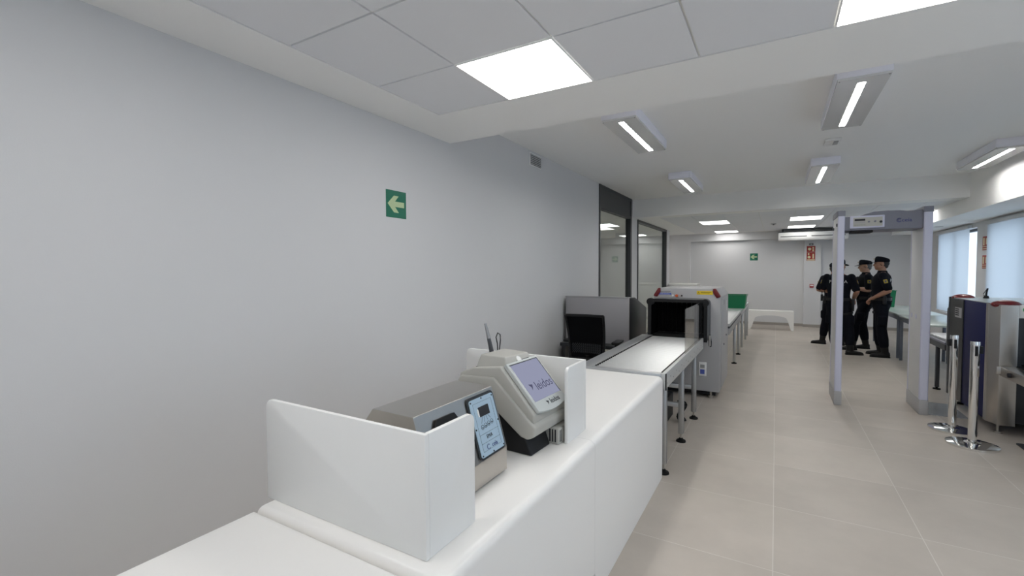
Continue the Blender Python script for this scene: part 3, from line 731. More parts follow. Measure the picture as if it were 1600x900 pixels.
# ------------------------------------------------------------------ stanchions
def stanchion(x, y, label, side):
    t = thing('queue_post', label, 'barrier post', (x, y, 0), 0, 'queue posts')
    build('base', MB().cyl((x, y, 0), (x, y, .018), .176, .176, 48).cyl((x, y, .018), (x, y, .030), .174, .120, 48).cyl((x, y, .03), (x, y, .042), .06, .038, 32), CHROME, t)
    build('pole', MB().cyl((x, y, .043), (x, y, .895), .031, seg=32), CHROME, t)
    build('cap', MB().cyl((x, y, .8955), (x, y, .925), .034, .032, 32), CHROME, t)
    c = build('belt_cassette', MB().box(x-.014 if side > 0 else x-.05, x+.05 if side > 0 else x+.014, y-.02, y+.02, .82, .885, .004).box(x-.010, x+.010, y-.0345, y-.029, .80, .885), BLACK, t)
stanchion(1.495, 5.905, 'chrome queue post nearer the metal detector, rear of the pair', -1)
stanchion(1.522, 5.475, 'chrome queue post standing nearest the camera, front of the pair', 1)

# ------------------------------------------------------------------ right x-ray machine
def xray_right():
    t = thing('xray_scanner', 'navy and stainless baggage X-ray scanner at the right edge with red dome lamps', 'X-ray scanner', (2.2, 6.6, 0))
    Y0, Y1, X0, X1, zt = 5.92, 7.22, 1.765, 2.95, 1.225
    bd = build('body', MB().box(X0+.012, X1, Y0+.16, Y1, .10, zt, .004), NAVY, t)
    build('top_plate', MB().box(X0+.012, X1, Y0+.10, Y1, zt+.0005, zt+.008), mat('pale_top', (.45, .5, .5), .25), t)
    build('black_side_panel', MB().box(X0+.003, X0+.0115, 6.74, 7.17, .10, zt-.004), FRAMEG, bd)
    lb = build('rating_plate', MB().box(X0+.001, X0+.0028, 6.78, 6.99, 1.02, 1.13), XGREY, bd)
    m_ = MB()
    for k in range(4): m_.box(X0-.0003, X0+.0008, 6.86, 6.975, 1.04+.022*k, 1.053+.022*k)
    build('rating_print', m_, INK, lb)
    build('edge_trim', MB().box(X0, X0+.012, 6.075, 6.105, .10, zt), STEEL, bd)
    build('rear_edge_trim', MB().box(X0, X0+.02, 7.175, 7.215, .10, zt+.01), DGREY, bd)
    pr = [(X0+.0, Y0+.152), (X0+.0, Y0+.11), (X0+.045, Y0+.0), (X0+.165, Y0+.0), (X0+.165, Y0+.152)]
    col = build('corner_column', MB().prism(pr, 'z', .10, zt, .003), STEEL, t, 20)
    build('corner_lamp', MB().sph((X0+.10, Y0+.075, zt+.001), .105, .075, .042).box(X0+.005, X0+.165, Y0+.004, Y0+.150, zt+.0002, zt+.008), RED, t)
    build('corner_lamp', MB().sph((X0+.10, Y1-.10, zt+.008), .10, .075, .038).box(X0+.012, X0+.165, Y1-.17, Y1-.02, zt+.0085, zt+.014), RED, t)
    fb = build('front_header', MB().box(X0+.166, X1, Y0+.02, Y0+.158, 1.105, zt, .003), WHITE, t)
    build('green_light', MB().cyl((X0+.225, Y0+.012, 1.185), (X0+.225, Y0+.02, 1.185), .03, seg=24), GREENB, fb)
    build('tunnel_wall', MB().box(X0+.166, X0+.20, Y0+.03, Y0+.158, .66, 1.1045), DARK, t)
    for k in range(8): build('lead_curtain_strip', MB().box(X0+.205+.11*k, X0+.31+.11*k, Y0+.150, Y0+.156, .66, 1.10), DGREY if k % 2 else DARK, t)
    build('lower_panel', MB().box(X0+.166, X1, Y0+.05, Y0+.158, .12, .56, .003), DARK, t)
    # feed table stub, rounded stainless bed
    bed = build('feed_bed', MB().prism(rrect(X0+.05, X1-.1, 5.15, Y0+.019, .06, (1, 1, 0, 0)), 'z', .565, .655, .008), STEEL, t)
    build('belt', MB().box(X0+.16, X1-.2, 5.18, Y0+.14, .6555, .662), RUBBER, t)
    build('knob', MB().cyl((X0+.036, Y0-.22, .61), (X0+.05, Y0-.22, .61), .02), INK, bed)
    build('feed_leg', MB().box(X1-.5, X1-.4, 5.25, 5.33, 0, .5645), ALU, t)
    build('side_bumper', MB().box(X0+.02, X0+.168, Y0-.03, Y0-.0005, .58, .655, .01), STEEL, col)
    for (x, y) in ((X0+.085, Y0+.11), (X1-.1, Y0+.2), (X0+.10, Y1-.1), (X1-.1, Y1-.1)):
        build('foot', MB().cyl((x, y, 0), (x, y, .018), .035).cyl((x, y, .018), (x, y, .1), .011), STEEL if x < 2 and y < 6.2 else RUBBER, t)
    build('rear_hood', MB().box(X0+.04, X1-.15, Y1+.001, Y1+.22, .50, 1.10, .02), DARK, t)
xray_right()
t = thing('gooseneck_device', 'small black device with a thin stalk standing on top of the navy X-ray scanner', 'device', (2.02, 7.0, 1.233))
build('base', MB().cyl((2.02, 7.0, 1.2335), (2.02, 7.0, 1.262), .026, .018), BLACK, t); build('stalk', MB().tube([(2.02, 7.0, 1.262), (2.022, 7.0, 1.30), (2.03, 7.0, 1.345)], .008), BLACK, t)
build('loop', MB().tube([(2.018, 7.0, 1.262), (2.0, 7.0, 1.265), (1.995, 7.0, 1.28), (2.028, 7.0, 1.345)], .003), BLACK, t)

# conveyor and tables behind the right machine
t = thing('exit_conveyor', 'grey roller conveyor between the navy X-ray scanner and the pale tables', 'conveyor', (2.2, 7.9, 0))
frame_table(t, 1.80, 2.60, 7.46, 8.34, .66, (7.85,), True, DETK, DGREY, .07, 'bed')
for k in range(13): build('roller', MB().cyl((1.83, 7.50+.064*k, .672), (2.57, 7.50+.064*k, .672), .022, seg=12), ROLL, t)
TR = thing('search_table', 'pale topped table nearest the navy X-ray scanner', 'table', (2.17, 9.3, 0), group='pale search tables on the window side')
frame_table(TR, 1.84, 2.50, 8.42, 10.16, .78, (8.55, 10.05), False, TABLETOP, mat('grey_frame_metal', (.16, .18, .22), .45, .5))
T2 = thing('search_table', 'pale topped table carrying the green crate behind the officers', 'table', (2.17, 11.2, 0), group='pale search tables on the window side')
frame_table(T2, 1.84, 2.50, 10.18, 12.65, .78, (10.28, 12.5), False, TABLETOP, mat('grey_frame_metal', (.16, .18, .22), .45, .5))
bin_tray('storage_crate', 'tall green plastic crate on the table behind the right-hand officer', 1.87, 2.145, 12.0, 12.45, .78, .345)
tag(build('lit_floor_patch', MB().prism(rrect(1.432, 1.755, 6.42, 7.0, .02), 'z', 0, .008), mat('lit_floor_grey', (.42, .43, .45), .25, .3)), 'thin grey plate on the floor between the metal detector and the navy scanner', 'floor patch')  # grey slab added in place of a patch of floor lit by daylight
tag(build('floor_mat', MB().prism(rrect(1.87, 2.7, 5.05, 5.72, .02), 'z', 0, .008), mat('charcoal_mat', (.03, .03, .033), .9)), 'dark mat on the floor at the right edge under the feed table', 'mat')

# ------------------------------------------------------------------ bench and white cabinet, far end
def bench():
    t = thing('bench', 'long white bench with an arched opening against the far wall', 'bench', (-.10, 13.75, 0))
    x0, x1, z = -.62, .41, .49
    arc = [(x0, 0), (x0+.06, 0), (x0+.13, .24)]
    n = 10; cx = (x0+x1)/2; hw = (x1-x0)/2-.15
    arc += [(cx-hw*math.cos(PI*k/n), .29+.085*math.sin(PI*k/n)) for k in range(1, n)]
    arc += [(x1-.13, .24), (x1-.06, 0), (x1, 0), (x1, z), (x0, z)]
    build('frame', MB().prism(arc, 'y', 13.58, 13.98), SOLID, t, 20)
bench()
t = thing('low_cabinet', 'white cabinet top just visible above the left X-ray scanner', 'cabinet', (-2.15, 13.0, 0))
build('carcass', MB().box(-2.50, -1.80, 12.82, 13.2, 0, 1.15, .004), WHITE, t); build('worktop', MB().box(-2.53, -1.78, 12.80, 13.22, 1.151, 1.21, .01), SOLID, t)

# ------------------------------------------------------------------ wall signs, grille, call point
def arrow_sign(label, o0, right, w, h, n):
    t = thing('exit_sign', label, 'sign', o0); o0 = Vector(o0); right = Vector(right); n = Vector(n); up = Vector((0, 0, 1))
    def P(u_, v_, d): return o0+right*(u_*w)+up*(v_*h)+n*d
    def slab(nm, pts, d0, d1, m, par):
        b = bmesh.new(); lo = [b.verts.new(P(u_, v_, d0)) for u_, v_ in pts]; hi = [b.verts.new(P(u_, v_, d1)) for u_, v_ in pts]; k = len(pts)
        b.faces.new(hi); b.faces.new(lo[::-1])
        for i in range(k): b.faces.new((lo[i], lo[(i+1) % k], hi[(i+1) % k], hi[i]))
        bmesh.ops.recalc_face_normals(b, faces=b.faces); m_ = MB(); m_._merge(b); return build(nm, m_, m, par, 20)
    s = slab('plate', [(-.5, -.5), (.5, -.5), (.5, .5), (-.5, .5)], .0005, .003, SIGNG, t)
    slab('arrow', [(-.43, 0), (-.12, .31), (.12, .31), (-.07, .10), (.39, .10), (.39, -.10), (-.07, -.10), (.12, -.31), (-.12, -.31)], .0031, .0038, SIGNY, t)
arrow_sign('green sign with pale left arrow on the long left wall', (XL, 2.633, 2.08), (0, 1, 0), .215, .208, (1, 0, 0))
arrow_sign('small green sign with pale left arrow on the far wall above the bench', (-.557, YF, 1.932), (1, 0, 0), .20, .20, (0, -1, 0))
t = thing('ventilation_grille', 'small square louvred grille high on the left wall', 'vent', (XL, 5.0, 2.90))
build('frame', MB().box(XL+.0003, XL+.006, 4.85, 5.155, 2.82, 2.975), WHITE, t); build('backing', MB().box(XL+.0062, XL+.008, 4.87, 5.14, 2.835, 2.96), DGREY, t)
for k in range(6): build('slat', MB().box(XL+.0085, XL+.016, 4.87, 5.14, 2.840+.021*k, 2.849+.021*k), ALU2, t)

def fire_sign(label, x0, x1, z0, z1, y, icons):
    t = thing('fire_sign', label, 'sign', ((x0+x1)/2, y, z0))
    build('plate', MB().box(x0, x1, y-.004, y-.0005, z0, z1), SIGNR, t); w_, h = x1-x0, z1-z0; m_ = MB()
    if icons == 'bell':
        m_.cyl((x0+w_*.33, y-.006, z0+h*.5), (x0+w_*.33, y-.0042, z0+h*.5), w_*.19, seg=20)
        for k in range(3): m_.box(x0+w_*.65, x0+w_*.85, y-.006, y-.0042, z0+h*(.12+.26*k), z0+h*(.31+.26*k))
    else:
        m_.cyl((x0+w_*.28, y-.006, z0+h*.42), (x0+w_*.28, y-.0042, z0+h*.42), w_*.18, seg=16); m_.box(x0+w_*.14, x0+w_*.3, y-.006, y-.0042, z0+h*.66, z0+h*.92)
        m_.box(x0+w_*.68, x0+w_*.84, y-.006, y-.0042, z0+h*.25, z0+h*.8); m_.box(x0+w_*.06, x0+w_*.94, y-.006, y-.0042, z0+h*.04, z0+h*.16)
    build('symbol', m_, SIGNW, t)
fire_sign('upper red fire sign with pale alarm symbols on the far column', .712, .905, 2.035, 2.195, 14.72, 'bell')
fire_sign('lower red and cream fire sign with extinguisher symbol on the far column', .712, .905, 1.80, 2.030, 14.72, 'ext')
t = thing('alarm_beacon', 'small dark alarm box at the top of the far column', 'alarm', (.81, 14.72, 2.24))
build('housing', MB().box(.765, .855, 14.68, 14.719, 2.215, 2.27, .005), DGREY, t); build('lens', MB().box(.785, .835, 14.674, 14.6795, 2.228, 2.255), BEIGE2, t)
t = thing('call_point', 'small red fire call point halfway up the far column', 'alarm', (.84, 14.72, 1.12))
build('housing', MB().box(.79, .885, 14.68, 14.719, 1.075, 1.17, .006), mat('callpoint_red', (.35, .02, .03), .4), t); build('break_glass', MB().box(.80, .875, 14.676, 14.6795, 1.115, 1.155), WHITE, t)
def side_sign(label, y0, y1, z0, z1):
    x = XR; t = thing('fire_sign', label, 'sign', (x, (y0+y1)/2, z0))
    build('plate', MB().box(x-.004, x-.0005, y0, y1, z0, z1), SIGNR, t); h = z1-z0; w_ = y1-y0; m_ = MB()
    m_.box(x-.006, x-.0042, y1-w_*.42, y1-w_*.12, z0+h*.36, z0+h*.90); m_.box(x-.006, x-.0042, y0+w_*.10, y0+w_*.34, z0+h*.40, z0+h*.86)
    m_.box(x-.006, x-.0042, y0+w_*.05, y1-w_*.05, z0+h*.24, z0+h*.28); m_.box(x-.006, x-.0042, y0+w_*.05, y1-w_*.05, z0+h*.08, z0+h*.13)
    build('symbol', m_, SIGNW, t)
side_sign('upper of two red fire signs on the pier between the blinds', 11.09, 11.32, 1.89, 2.135)
side_sign('lower of two red fire signs on the pier between the blinds', 11.08, 11.31, 1.565, 1.80)

# ------------------------------------------------------------------ blinds
def blind(label, y0, y1, z0):
    t = thing('roller_blind', label, 'blind', (XR-.03, (y0+y1)/2, z0), group='translucent roller blinds')
    build('cassette', MB().box(XR-.075, XR-.001, y0-.03, y1+.03, 2.325, 2.385, .006), DETG, t)
    build('fabric', MB().quad((XR-.035, y0, z0+.02), (XR-.035, y1, z0+.02), (XR-.035, y1, 2.325), (XR-.035, y0, 2.325)), BLIND, t)
    build('bottom_bar', MB().box(XR-.045, XR-.025, y0, y1, z0, z0+.0195, .003), WHITE, t)
blind('translucent white roller blind on the far window, left of the fire signs', 11.86, 13.78, .64)
blind('translucent white roller blind right of the fire signs, behind the navy scanner', 8.35, 11.02, .64)

blind('translucent white roller blind added to dim the unseen window beside the navy scanner', 4.48, 7.32, .64)  # unseen blind, added to hold back daylight from this window
t = thing('roller_blind', 'translucent roller blind added to dim the unseen window behind the camera', 'blind', (.9, YB+.03, .52))  # unseen blind, added to cut daylight on the near left wall
build('cassette', MB().box(-.80, 2.60, YB+.001, YB+.075, 2.40, 2.46, .006), DETG, t)
build('fabric', MB().quad((-.76, YB+.035, .52), (2.56, YB+.035, .52), (2.56, YB+.035, 2.40), (-.76, YB+.035, 2.40)), BLIND, t)

# ------------------------------------------------------------------ ceiling lights
def led_panel(label, x0, y0, w_, d, z, group, thick=.012, m=LED):
    t = thing('ceiling_light_panel', label, 'ceiling light', (x0+w_/2, y0+d/2, z), group=group)
    fr = MB(); e = .008
    fr.box(x0, x0+e, y0, y0+d, z, z+thick); fr.box(x0+w_-e, x0+w_, y0, y0+d, z, z+thick); fr.box(x0+e, x0+w_-e, y0, y0+e, z, z+thick); fr.box(x0+e, x0+w_-e, y0+d-e, y0+d, z, z+thick)
    build('frame', fr, WHITE, t); build('diffuser', MB().box(x0+e, x0+w_-e, y0+e, y0+d-e, z+.003, z+thick), m, t)
x1_, x4_ = GX0+.594, GX0+.594+1.8
led_panel('square LED panel over the reception counter', x1_, 2.09, .6, .6, ZN-.001, 'near tiled ceiling panels')
led_panel('square LED panel at the top right edge of the view', x4_, 2.09, .6, .6, ZN-.001, 'near tiled ceiling panels')
for (xx, yy) in ((x1_, .29), (x4_, .29), (x1_, -1.51), (x4_, -1.51)):  # unseen panels added to brighten the counter end of the room
    led_panel('square LED panel added out of view in the tiled ceiling behind the camera', xx, yy, .6, .6, ZN-.001, 'near tiled ceiling panels')
FL = ['left front LED panel in the far tiled ceiling', 'left rear LED panel in the far tiled ceiling above the bench side', 'middle front LED panel in the far tiled ceiling',
      'middle rear LED panel just in front of the air conditioner', 'right LED panel in the far tiled ceiling seen beside the detector arch']
for (x, y, w_, d), lab in zip(FP, FL): led_panel(lab, x, y, w_, d, ZF-.002, 'far tiled ceiling panels', m=LEDF)
led_panel('LED panel seen through the first glazed opening', -4.25, 10.2, .95, .75, ZF-.012, 'panels in the inner room')
led_panel('LED panel seen through the second glazed opening', -3.95, 13.7, .5, .6, ZF-.012, 'panels in the inner room')
led_panel('LED panel above the inner room entrance', -4.9, 8.0, .6, .6, ZF-.012, 'panels in the inner room')

def linear(label, xc, y0, y1, s0, s1):
    t = thing('linear_ceiling_light', label, 'ceiling light', (xc, (y0+y1)/2, 2.9), group='linear lights on the main ceiling')
    z = 2.9
    build('housing', MB().box(xc-.158, xc+.158, y0, y1, z+.006, ZM-.0005, .004), LUMH, t)
    build('cover', MB().box(xc-.152, xc-.0245, y0+.006, y1-.006, z-.010, z+.0055).box(xc+.0245, xc+.152, y0+.006, y1-.006, z-.010, z+.0055).box(xc-.0245, xc+.0245, y0+.006, s0-.002, z-.010, z+.0055).box(xc-.0245, xc+.0245, s1+.002, y1-.006, z-.010, z+.0055), COVER, t)
    build('led_strip', MB().box(xc-.022, xc+.022, s0, s1, z+.001, z+.0055), LEDS, t)
    for (a, c) in ((-.14, y0+.02), (.14, y0+.02), (-.14, y1-.02), (.14, y1-.02)): build('screw', MB().cyl((xc+a, c, z-.012), (xc+a, c, z-.010), .005, seg=8), DGREY, t)
linear('linear ceiling light nearest the counter, left front of the group', -1.225, 4.0, 5.27, 4.09, 5.21)
linear('large linear ceiling light right of centre, nearest in the aisle row', .51, 4.0, 5.32, 4.11, 5.25)
linear('small linear ceiling light left rear, before the ceiling step', -1.245, 7.06, 8.36, 7.16, 8.29)
linear('linear ceiling light over the aisle behind the smoke detector', .53, 7.12, 8.5, 7.22, 8.45)
linear('linear ceiling light beside the lowered edge at right', 2.25, 7.12, 8.42, 7.22, 8.33)
t = thing('smoke_detector', 'small white detector between the two aisle lights on the main ceiling', 'detector', (.52, 6.25, ZM))
build('mount', MB().box(.45, .60, 6.15, 6.38, ZM-.025, ZM-.0005, .006), WHITE, t); build('sensor', MB().box(.53, .575, 6.18, 6.34, ZM-.034, ZM-.0255, .003), XGREY, t)
t = thing('sprinkler', 'small round sensor on the far tiled ceiling left of the panels', 'sensor', (-.07, 12.4, ZF))
build('plate', MB().cyl((-.07, 12.4, ZF-.012), (-.07, 12.4, ZF+.004), .055), XGREY, t); build('head', MB().cyl((-.07, 12.4, ZF-.03), (-.07, 12.4, ZF-.0125), .02), DGREY, t)
t = thing('air_conditioner', 'long white ceiling-hung air conditioner in front of the far column', 'air conditioner', (.8, 14.35, 2.34))
bd = build('casing', MB().prism([(14.15, 2.40), (14.18, 2.345), (14.26, 2.33), (14.68, 2.36), (14.68, 2.545), (14.15, 2.545)], 'x', .04, 1.56, .006), WHITE, t)
build('painted_top_shadow', MB().box(.03, 1.57, 14.16, 14.68, 2.5455, 2.56), DARK, t)  # solid dark strip painted in for the shade above the casing
for (a, c) in ((.09, .68), (.78, 1.50)):
    lv = build('air_louvre', MB().box(a, c, 14.143, 14.1495, 2.425, 2.450), DARK, bd)
    build('louvre_blade', MB().box(a, c, 14.138, 14.1425, 2.436, 2.441), WHITE, lv)
build('bracket', MB().box(.12, .16, 14.3, 14.34, 2.5605, ZF+.004).box(1.44, 1.48, 14.3, 14.34, 2.5605, ZF+.004), DGREY, t)
t = thing('recessed_spotlight', 'small round downlight in the lowered strip before the far blind', 'ceiling light', (2.85, 12.4, ZS))
build('ring', MB().cyl((2.85, 12.4, ZS-.006), (2.85, 12.4, ZS-.0002), .07, seg=24), XGREY, t)

# ------------------------------------------------------------------ people
def bake(mb, voxel, smooth, name, m, parent):
    me = bpy.data.meshes.new('t'); mb.bm.to_mesh(me); mb.bm.free(); o = bpy.data.objects.new('t', me); COL.objects.link(o)
    md = o.modifiers.new('r', 'REMESH'); md.mode = 'VOXEL'; md.voxel_size = voxel
    if smooth: sm = o.modifiers.new('s', 'SMOOTH'); sm.factor = .5; sm.iterations = smooth
    dg = bpy.context.evaluated_depsgraph_get(); me2 = bpy.data.meshes.new_from_object(o.evaluated_get(dg))
    bpy.data.objects.remove(o); me2.name = name; me2.materials.clear(); me2.materials.append(m)
    me2.polygons.foreach_set('use_smooth', [True]*len(me2.polygons))
    o = bpy.data.objects.new(name, me2); finish(o, parent); return o
V = Vector
def hand(mb, wr, d, n, side, curl=1.0):
    d = V(d).normalized(); n = (V(n)-d*V(n).dot(d)).normalized(); s = d.cross(n)*side
    mb.loft([(wr, s*.026, n*.020), (wr+d*.03, s*.036, n*.019), (wr+d*.06, s*.042, n*.017), (wr+d*.092, s*.040, n*.013)], 16)
    for k, (off, ln) in enumerate(((.031, .070), (.0105, .079), (-.0105, .074), (-.031, .058))):
        p = wr+d*.088+s*off; a = 0
        for q, fr in enumerate((.45, .31, .24)):
            a += R((18, 38, 30)[q])*curl; dd = d*math.cos(a)+n*math.sin(a)+s*off*.8
            e = p+dd.normalized()*ln*fr; mb.cap(p, e, .0098-.0009*q, .0090-.0009*q, 10); p = e
    p = wr+d*.028+s*.030; dd = (d*.62+s*.62+n*.35).normalized(); e = p+dd*.038; mb.cap(p, e, .014, .0115, 10)
    dd = (d*.85+s*.2+n*.5).normalized(); mb.cap(e, e+dd*.030, .0112, .0095, 10)
def officer(label, loc, rz, P_, skin=SKIN, hair=HAIRD, scale=1.0, vest=False, name='person'):
    """local frame: +x front, +y the officer's left, z up"""
    t = thing(name, label, 'person', loc, rz, world=False); t.scale = (scale,)*3
    g = dict(kneeL=V((.03, .11, .49)), kneeR=V((.03, -.11, .49)), ankL=V((.0, .13, .09)), ankR=V((.0, -.13, .09)), toeL=V((1, .15, 0)), toeR=V((1, -.15, 0)),
             elbL=V((-.02, .26, 1.16)), elbR=V((-.02, -.26, 1.16)), wrL=V((.2, .2, 1.0)), wrR=V((.2, -.2, 1.0)), nL=V((0, -1, 0)), nR=V((0, 1, 0)),
             hdL=None, hdR=None, head=0, tilt=0, lean=0, curl=1.0)
    g.update(P_)
    ln = g['lean']
    def T(p):  # forward lean of the trunk about the hips
        p = V(p); return V((p.x+ln*max(0, p.z-.95), p.y, p.z))
    hipL, hipR = V((0, .095, .90)), V((0, -.095, .90)); shL, shR = T((0, .185, 1.415)), T((0, -.185, 1.415))
    elbL, elbR, wrL, wrR = g['elbL'], g['elbR'], g['wrL'], g['wrR']
    tors = [(.84, 0, .105, .150), (.92, -.005, .118, .168), (1.00, 0, .112, .160), (1.08, .005, .108, .150), (1.18, .008, .116, .160), (1.28, .008, .122, .176), (1.36, .0, .115, .182), (1.42, -.005, .092, .165), (1.46, -.008, .068, .105), (1.49, -.006, .056, .066)]
    # body, one surface
    b = MB()
    b.loft([(T((cx, 0, z)), V((rx, 0, 0)), V((0, ry, 0))) for z, cx, rx, ry in tors], 28)
    hr = Matrix.Rotation(g['head'], 3, 'Z') @ Matrix.Rotation(g['tilt'], 3, 'Y'); hc = T((.012, 0, 1.615))
    nb = T((-.008, 0, 1.44)); b.cap(nb, hc+hr@V((-.018, 0, -.06)), .060, .054)
    def H(p): return hc+hr@V(p)
    def hs(c, rx, ry, rz_): b.sph(H(c), rx, ry, rz_, 20, 14, rot=hr)
    hs((-.008, 0, .030), .098, .076, .092); hs((.025, 0, -.040), .066, .058, .066); hs((.058, 0, -.082), .026, .030, .022)
    hs((-.005, 0, -.04), .07, .062, .06)
    b.cap(H((.088, 0, .018)), H((.108, 0, -.022)), .008, .0125); hs((.101, 0, -.028), .012, .016, .009)
    hs((.082, 0, .032), .016, .045, .010); hs((.084, 0, -.052), .012, .024, .006); hs((.082, 0, -.062), .012, .021, .007)
    for s in (-1, 1): hs((.062, s*.038, -.012), .026, .022, .022); hs((-.012, s*.078, -.005), .017, .008, .030)
    for s, sh, el, wr, nn, hd in ((1, shL, elbL, wrL, g['nL'], g['hdL']), (-1, shR, elbR, wrR, g['nR'], g['hdR'])):
        b.cap(sh, el, .052, .041); b.cap(el, el+(wr-el)*.35, .042, .044); b.cap(el+(wr-el)*.35, wr, .044, .027)
        hand(b, wr, hd if hd else (wr-el), nn, s, g['curl'])
    for hip, kn, an, toe in ((hipL, g['kneeL'], g['ankL'], g['toeL']), (hipR, g['kneeR'], g['ankR'], g['toeR'])):
        b.cap(hip, kn, .085, .055); b.cap(kn, kn+(an-kn)*.35, .055, .056); b.cap(kn+(an-kn)*.35, an, .056, .036)
        b.cap(an+V((0, 0, -.035)), an+toe.normalized()*.13+V((0, 0, -.050)), .036, .026)
    bake(b, .0075, 2, 'body', skin, t)
    # shirt
    b = MB(); e = .02
    b.loft([(T((cx, 0, z)), V((rx+e, 0, 0)), V((0, ry+e, 0))) for z, cx, rx, ry in tors[1:8]]+[(T((-.006, 0, 1.445)), V((.090, 0, 0)), V((0, .135, 0))), (T((-.006, 0, 1.475)), V((.070, 0, 0)), V((0, .078, 0))), (T((-.004, 0, 1.505)), V((.066, 0, 0)), V((0, .068, 0)))], 32)
    for sh, el in ((shL, elbL), (shR, elbR)): b.cap(sh, sh+(el-sh)*.84, .067, .062)
    shirt = bake(b, .010, 3, 'shirt', CLOTH, t)
    # trousers
    b = MB(); b.loft([(V((cx, 0, z)), V((rx+.012, 0, 0)), V((0, ry+.012, 0))) for z, cx, rx, ry in ((.80, 0, .085, .12), (.86, 0, .11, .158), (.92, -.005, .120, .170), (1.0, 0, .112, .160), (1.04, 0, .108, .152))], 28)
    for hip, kn, an in ((hipL, g['kneeL'], g['ankL']), (hipR, g['kneeR'], g['ankR'])):
        b.cap(hip, kn, .104, .076); b.cap(kn, kn+(an-kn)*.45, .077, .080); b.cap(kn+(an-kn)*.45, an+(kn-an)*.30, .080, .068)
        sd = 1 if hip.y > 0 else -1; pc = hip+(kn-hip)*.62+V((0, sd*.085, 0)); b.box(pc.x-.06, pc.x+.06, pc.y-.022, pc.y+.022, pc.z-.085, pc.z+.075, .01)
    bake(b, .010, 3, 'trousers', CLOTH, t)
    for an, kn, toe in ((g['ankL'], g['kneeL'], g['toeL']), (g['ankR'], g['kneeR'], g['toeR'])):
        td = toe.normalized(); sd = V((-td.y, td.x, 0)); zf = an.z-.09; b = MB()
        b.cap(an+(kn-an)*.42, an, .064, .052)
        b.loft([(an-td*.065+V((0, 0, -.045)), sd*.036, V((0, 0, .044))), (an-td*.03+V((0, 0, -.042)), sd*.044, V((0, 0, .047))), (an+td*.05+V((0, 0, -.048)), sd*.047, V((0, 0, .042))), (an+td*.12+V((0, 0, -.056)), sd*.052, V((0, 0, .034))), (an+td*.175+V((0, 0, -.060)), sd*.046, V((0, 0, .029))), (an+td*.205+V((0, 0, -.064)), sd*.025, V((0, 0, .020)))], 18)
        bt = bake(b, .008, 2, 'boot', LEATHER, t)
        pts = [(-.07, -.03), (-.07, .03), (-.03, .043), (.12, .05), (.18, .044), (.212, .02), (.212, -.02), (.18, -.044), (.12, -.05), (-.03, -.043)]
        m_ = MB(); m_.prism([((an+td*a+sd*c).x, (an+td*a+sd*c).y) for a, c in pts], 'z', zf, zf+.020, .003); build('sole', m_, RUBBER, bt)
    # belt and kit
    b = MB(); b.loft([(V((0, 0, z)), V((.142, 0, 0)), V((0, .190, 0))) for z in (.985, 1.035)], 36); belt = build('duty_belt', b, LEATHER, t)
    build('radio', MB().box(-.05, .0, .19, .232, .93, 1.07, .008).cyl((-.03, .21, 1.07), (-.035, .215, 1.17), .006), BLACK, belt)
    build('holster', MB().prism([(-.05, 1.02), (.055, 1.02), (.045, .86), (.01, .80), (-.035, .80), (-.045, .88)], 'y', -.235, -.19, .008), BLACK, belt)
    build('thigh_strap', MB().cyl(hipR+(g['kneeR']-hipR)*.30, hipR+(g['kneeR']-hipR)*.38, .108, .104, 24), LEATHER, t)
    build('pouch', MB().box(-.155, -.125, -.09, -.03, .955, 1.05, .008), BLACK, belt); build('pouch', MB().box(.120, .152, .04, .10, .955, 1.05, .008), BLACK, belt)
    # cap
    def ringv(z, rx, ry, cx=0, tl=0): return (H((cx, 0, z)), hr@V((rx, 0, tl)), hr@V((0, ry, 0)))
    b = MB(); b.loft([ringv(.040, .104, .084, -.008), ringv(.062, .106, .086, -.009), ringv(.088, .104, .086, -.010, .014), ringv(.108, .095, .080, -.012, .020), ringv(.121, .074, .064, -.014, .018), ringv(.126, .04, .036, -.014, .010)], 32)
    cp = build('cap', b, CLOTH, t, 50)
    pts = [(.060, -.082), (.060, .082), (.10, .078), (.14, .062), (.165, .035), (.172, 0), (.165, -.035), (.14, -.062), (.10, -.078)]
    m_ = MB().prism(pts, 'z', -.003, .003); bmesh.ops.transform(m_.bm, matrix=Matrix.Translation(H((0, 0, .058))) @ (hr.to_4x4()) @ Matrix.Rotation(R(14), 4, 'Y'), verts=m_.bm.verts); build('brim', m_, CLOTH, cp)
    build('cap_badge', MB().sph(H((.106, 0, .09)), .006, .012, .014, rot=hr), PATCH, cp)
    # hair around back and sides
    b = MB(); b.sph(H((-.022, 0, .014)), .090, .079, .070, 24, 16, rot=hr); b.sph(H((-.055, 0, -.03)), .045, .055, .045, rot=hr); build('hair', b, hair, t, 60)
    for s in (-1, 1):
        build('eye', MB().sph(H((.086, s*.031, .008)), .006, .010, .006, rot=hr), INK, t)
        build('eyebrow', MB().sph(H((.094, s*.032, .030)), .005, .018, .004, rot=hr), hair, t)
    build('mouth', MB().sph(H((.093, 0, -.057)), .004, .020, .002, rot=hr), mat('lip', (.25, .10, .08), .5), t)
    # sleeve patches
    for sh, el, s in ((shL, elbL, 1), (shR, elbR, -1)):
        c = sh+(el-sh)*.42; ax = (el-sh).normalized(); out = V((0, s, 0)); out = (out-ax*out.dot(ax)).normalized(); rt = ax.cross(out)
        b = bmesh.new(); lo = []; hi = []
        for a, q in rrect(-.028, .028, -.034, .034, .012): 
            hh = .0675-.0675*(1-math.sqrt(max(0, 1-(a/.0675)**2))); lo.append(b.verts.new(c+rt*a+ax*q+out*(hh-.004))); hi.append(b.verts.new(c+rt*a+ax*q+out*(hh+.002)))
        k = len(lo); b.faces.new(hi); b.faces.new(lo[::-1])
        for i in range(k): b.faces.new((lo[i], lo[(i+1) % k], hi[(i+1) % k], hi[i]))
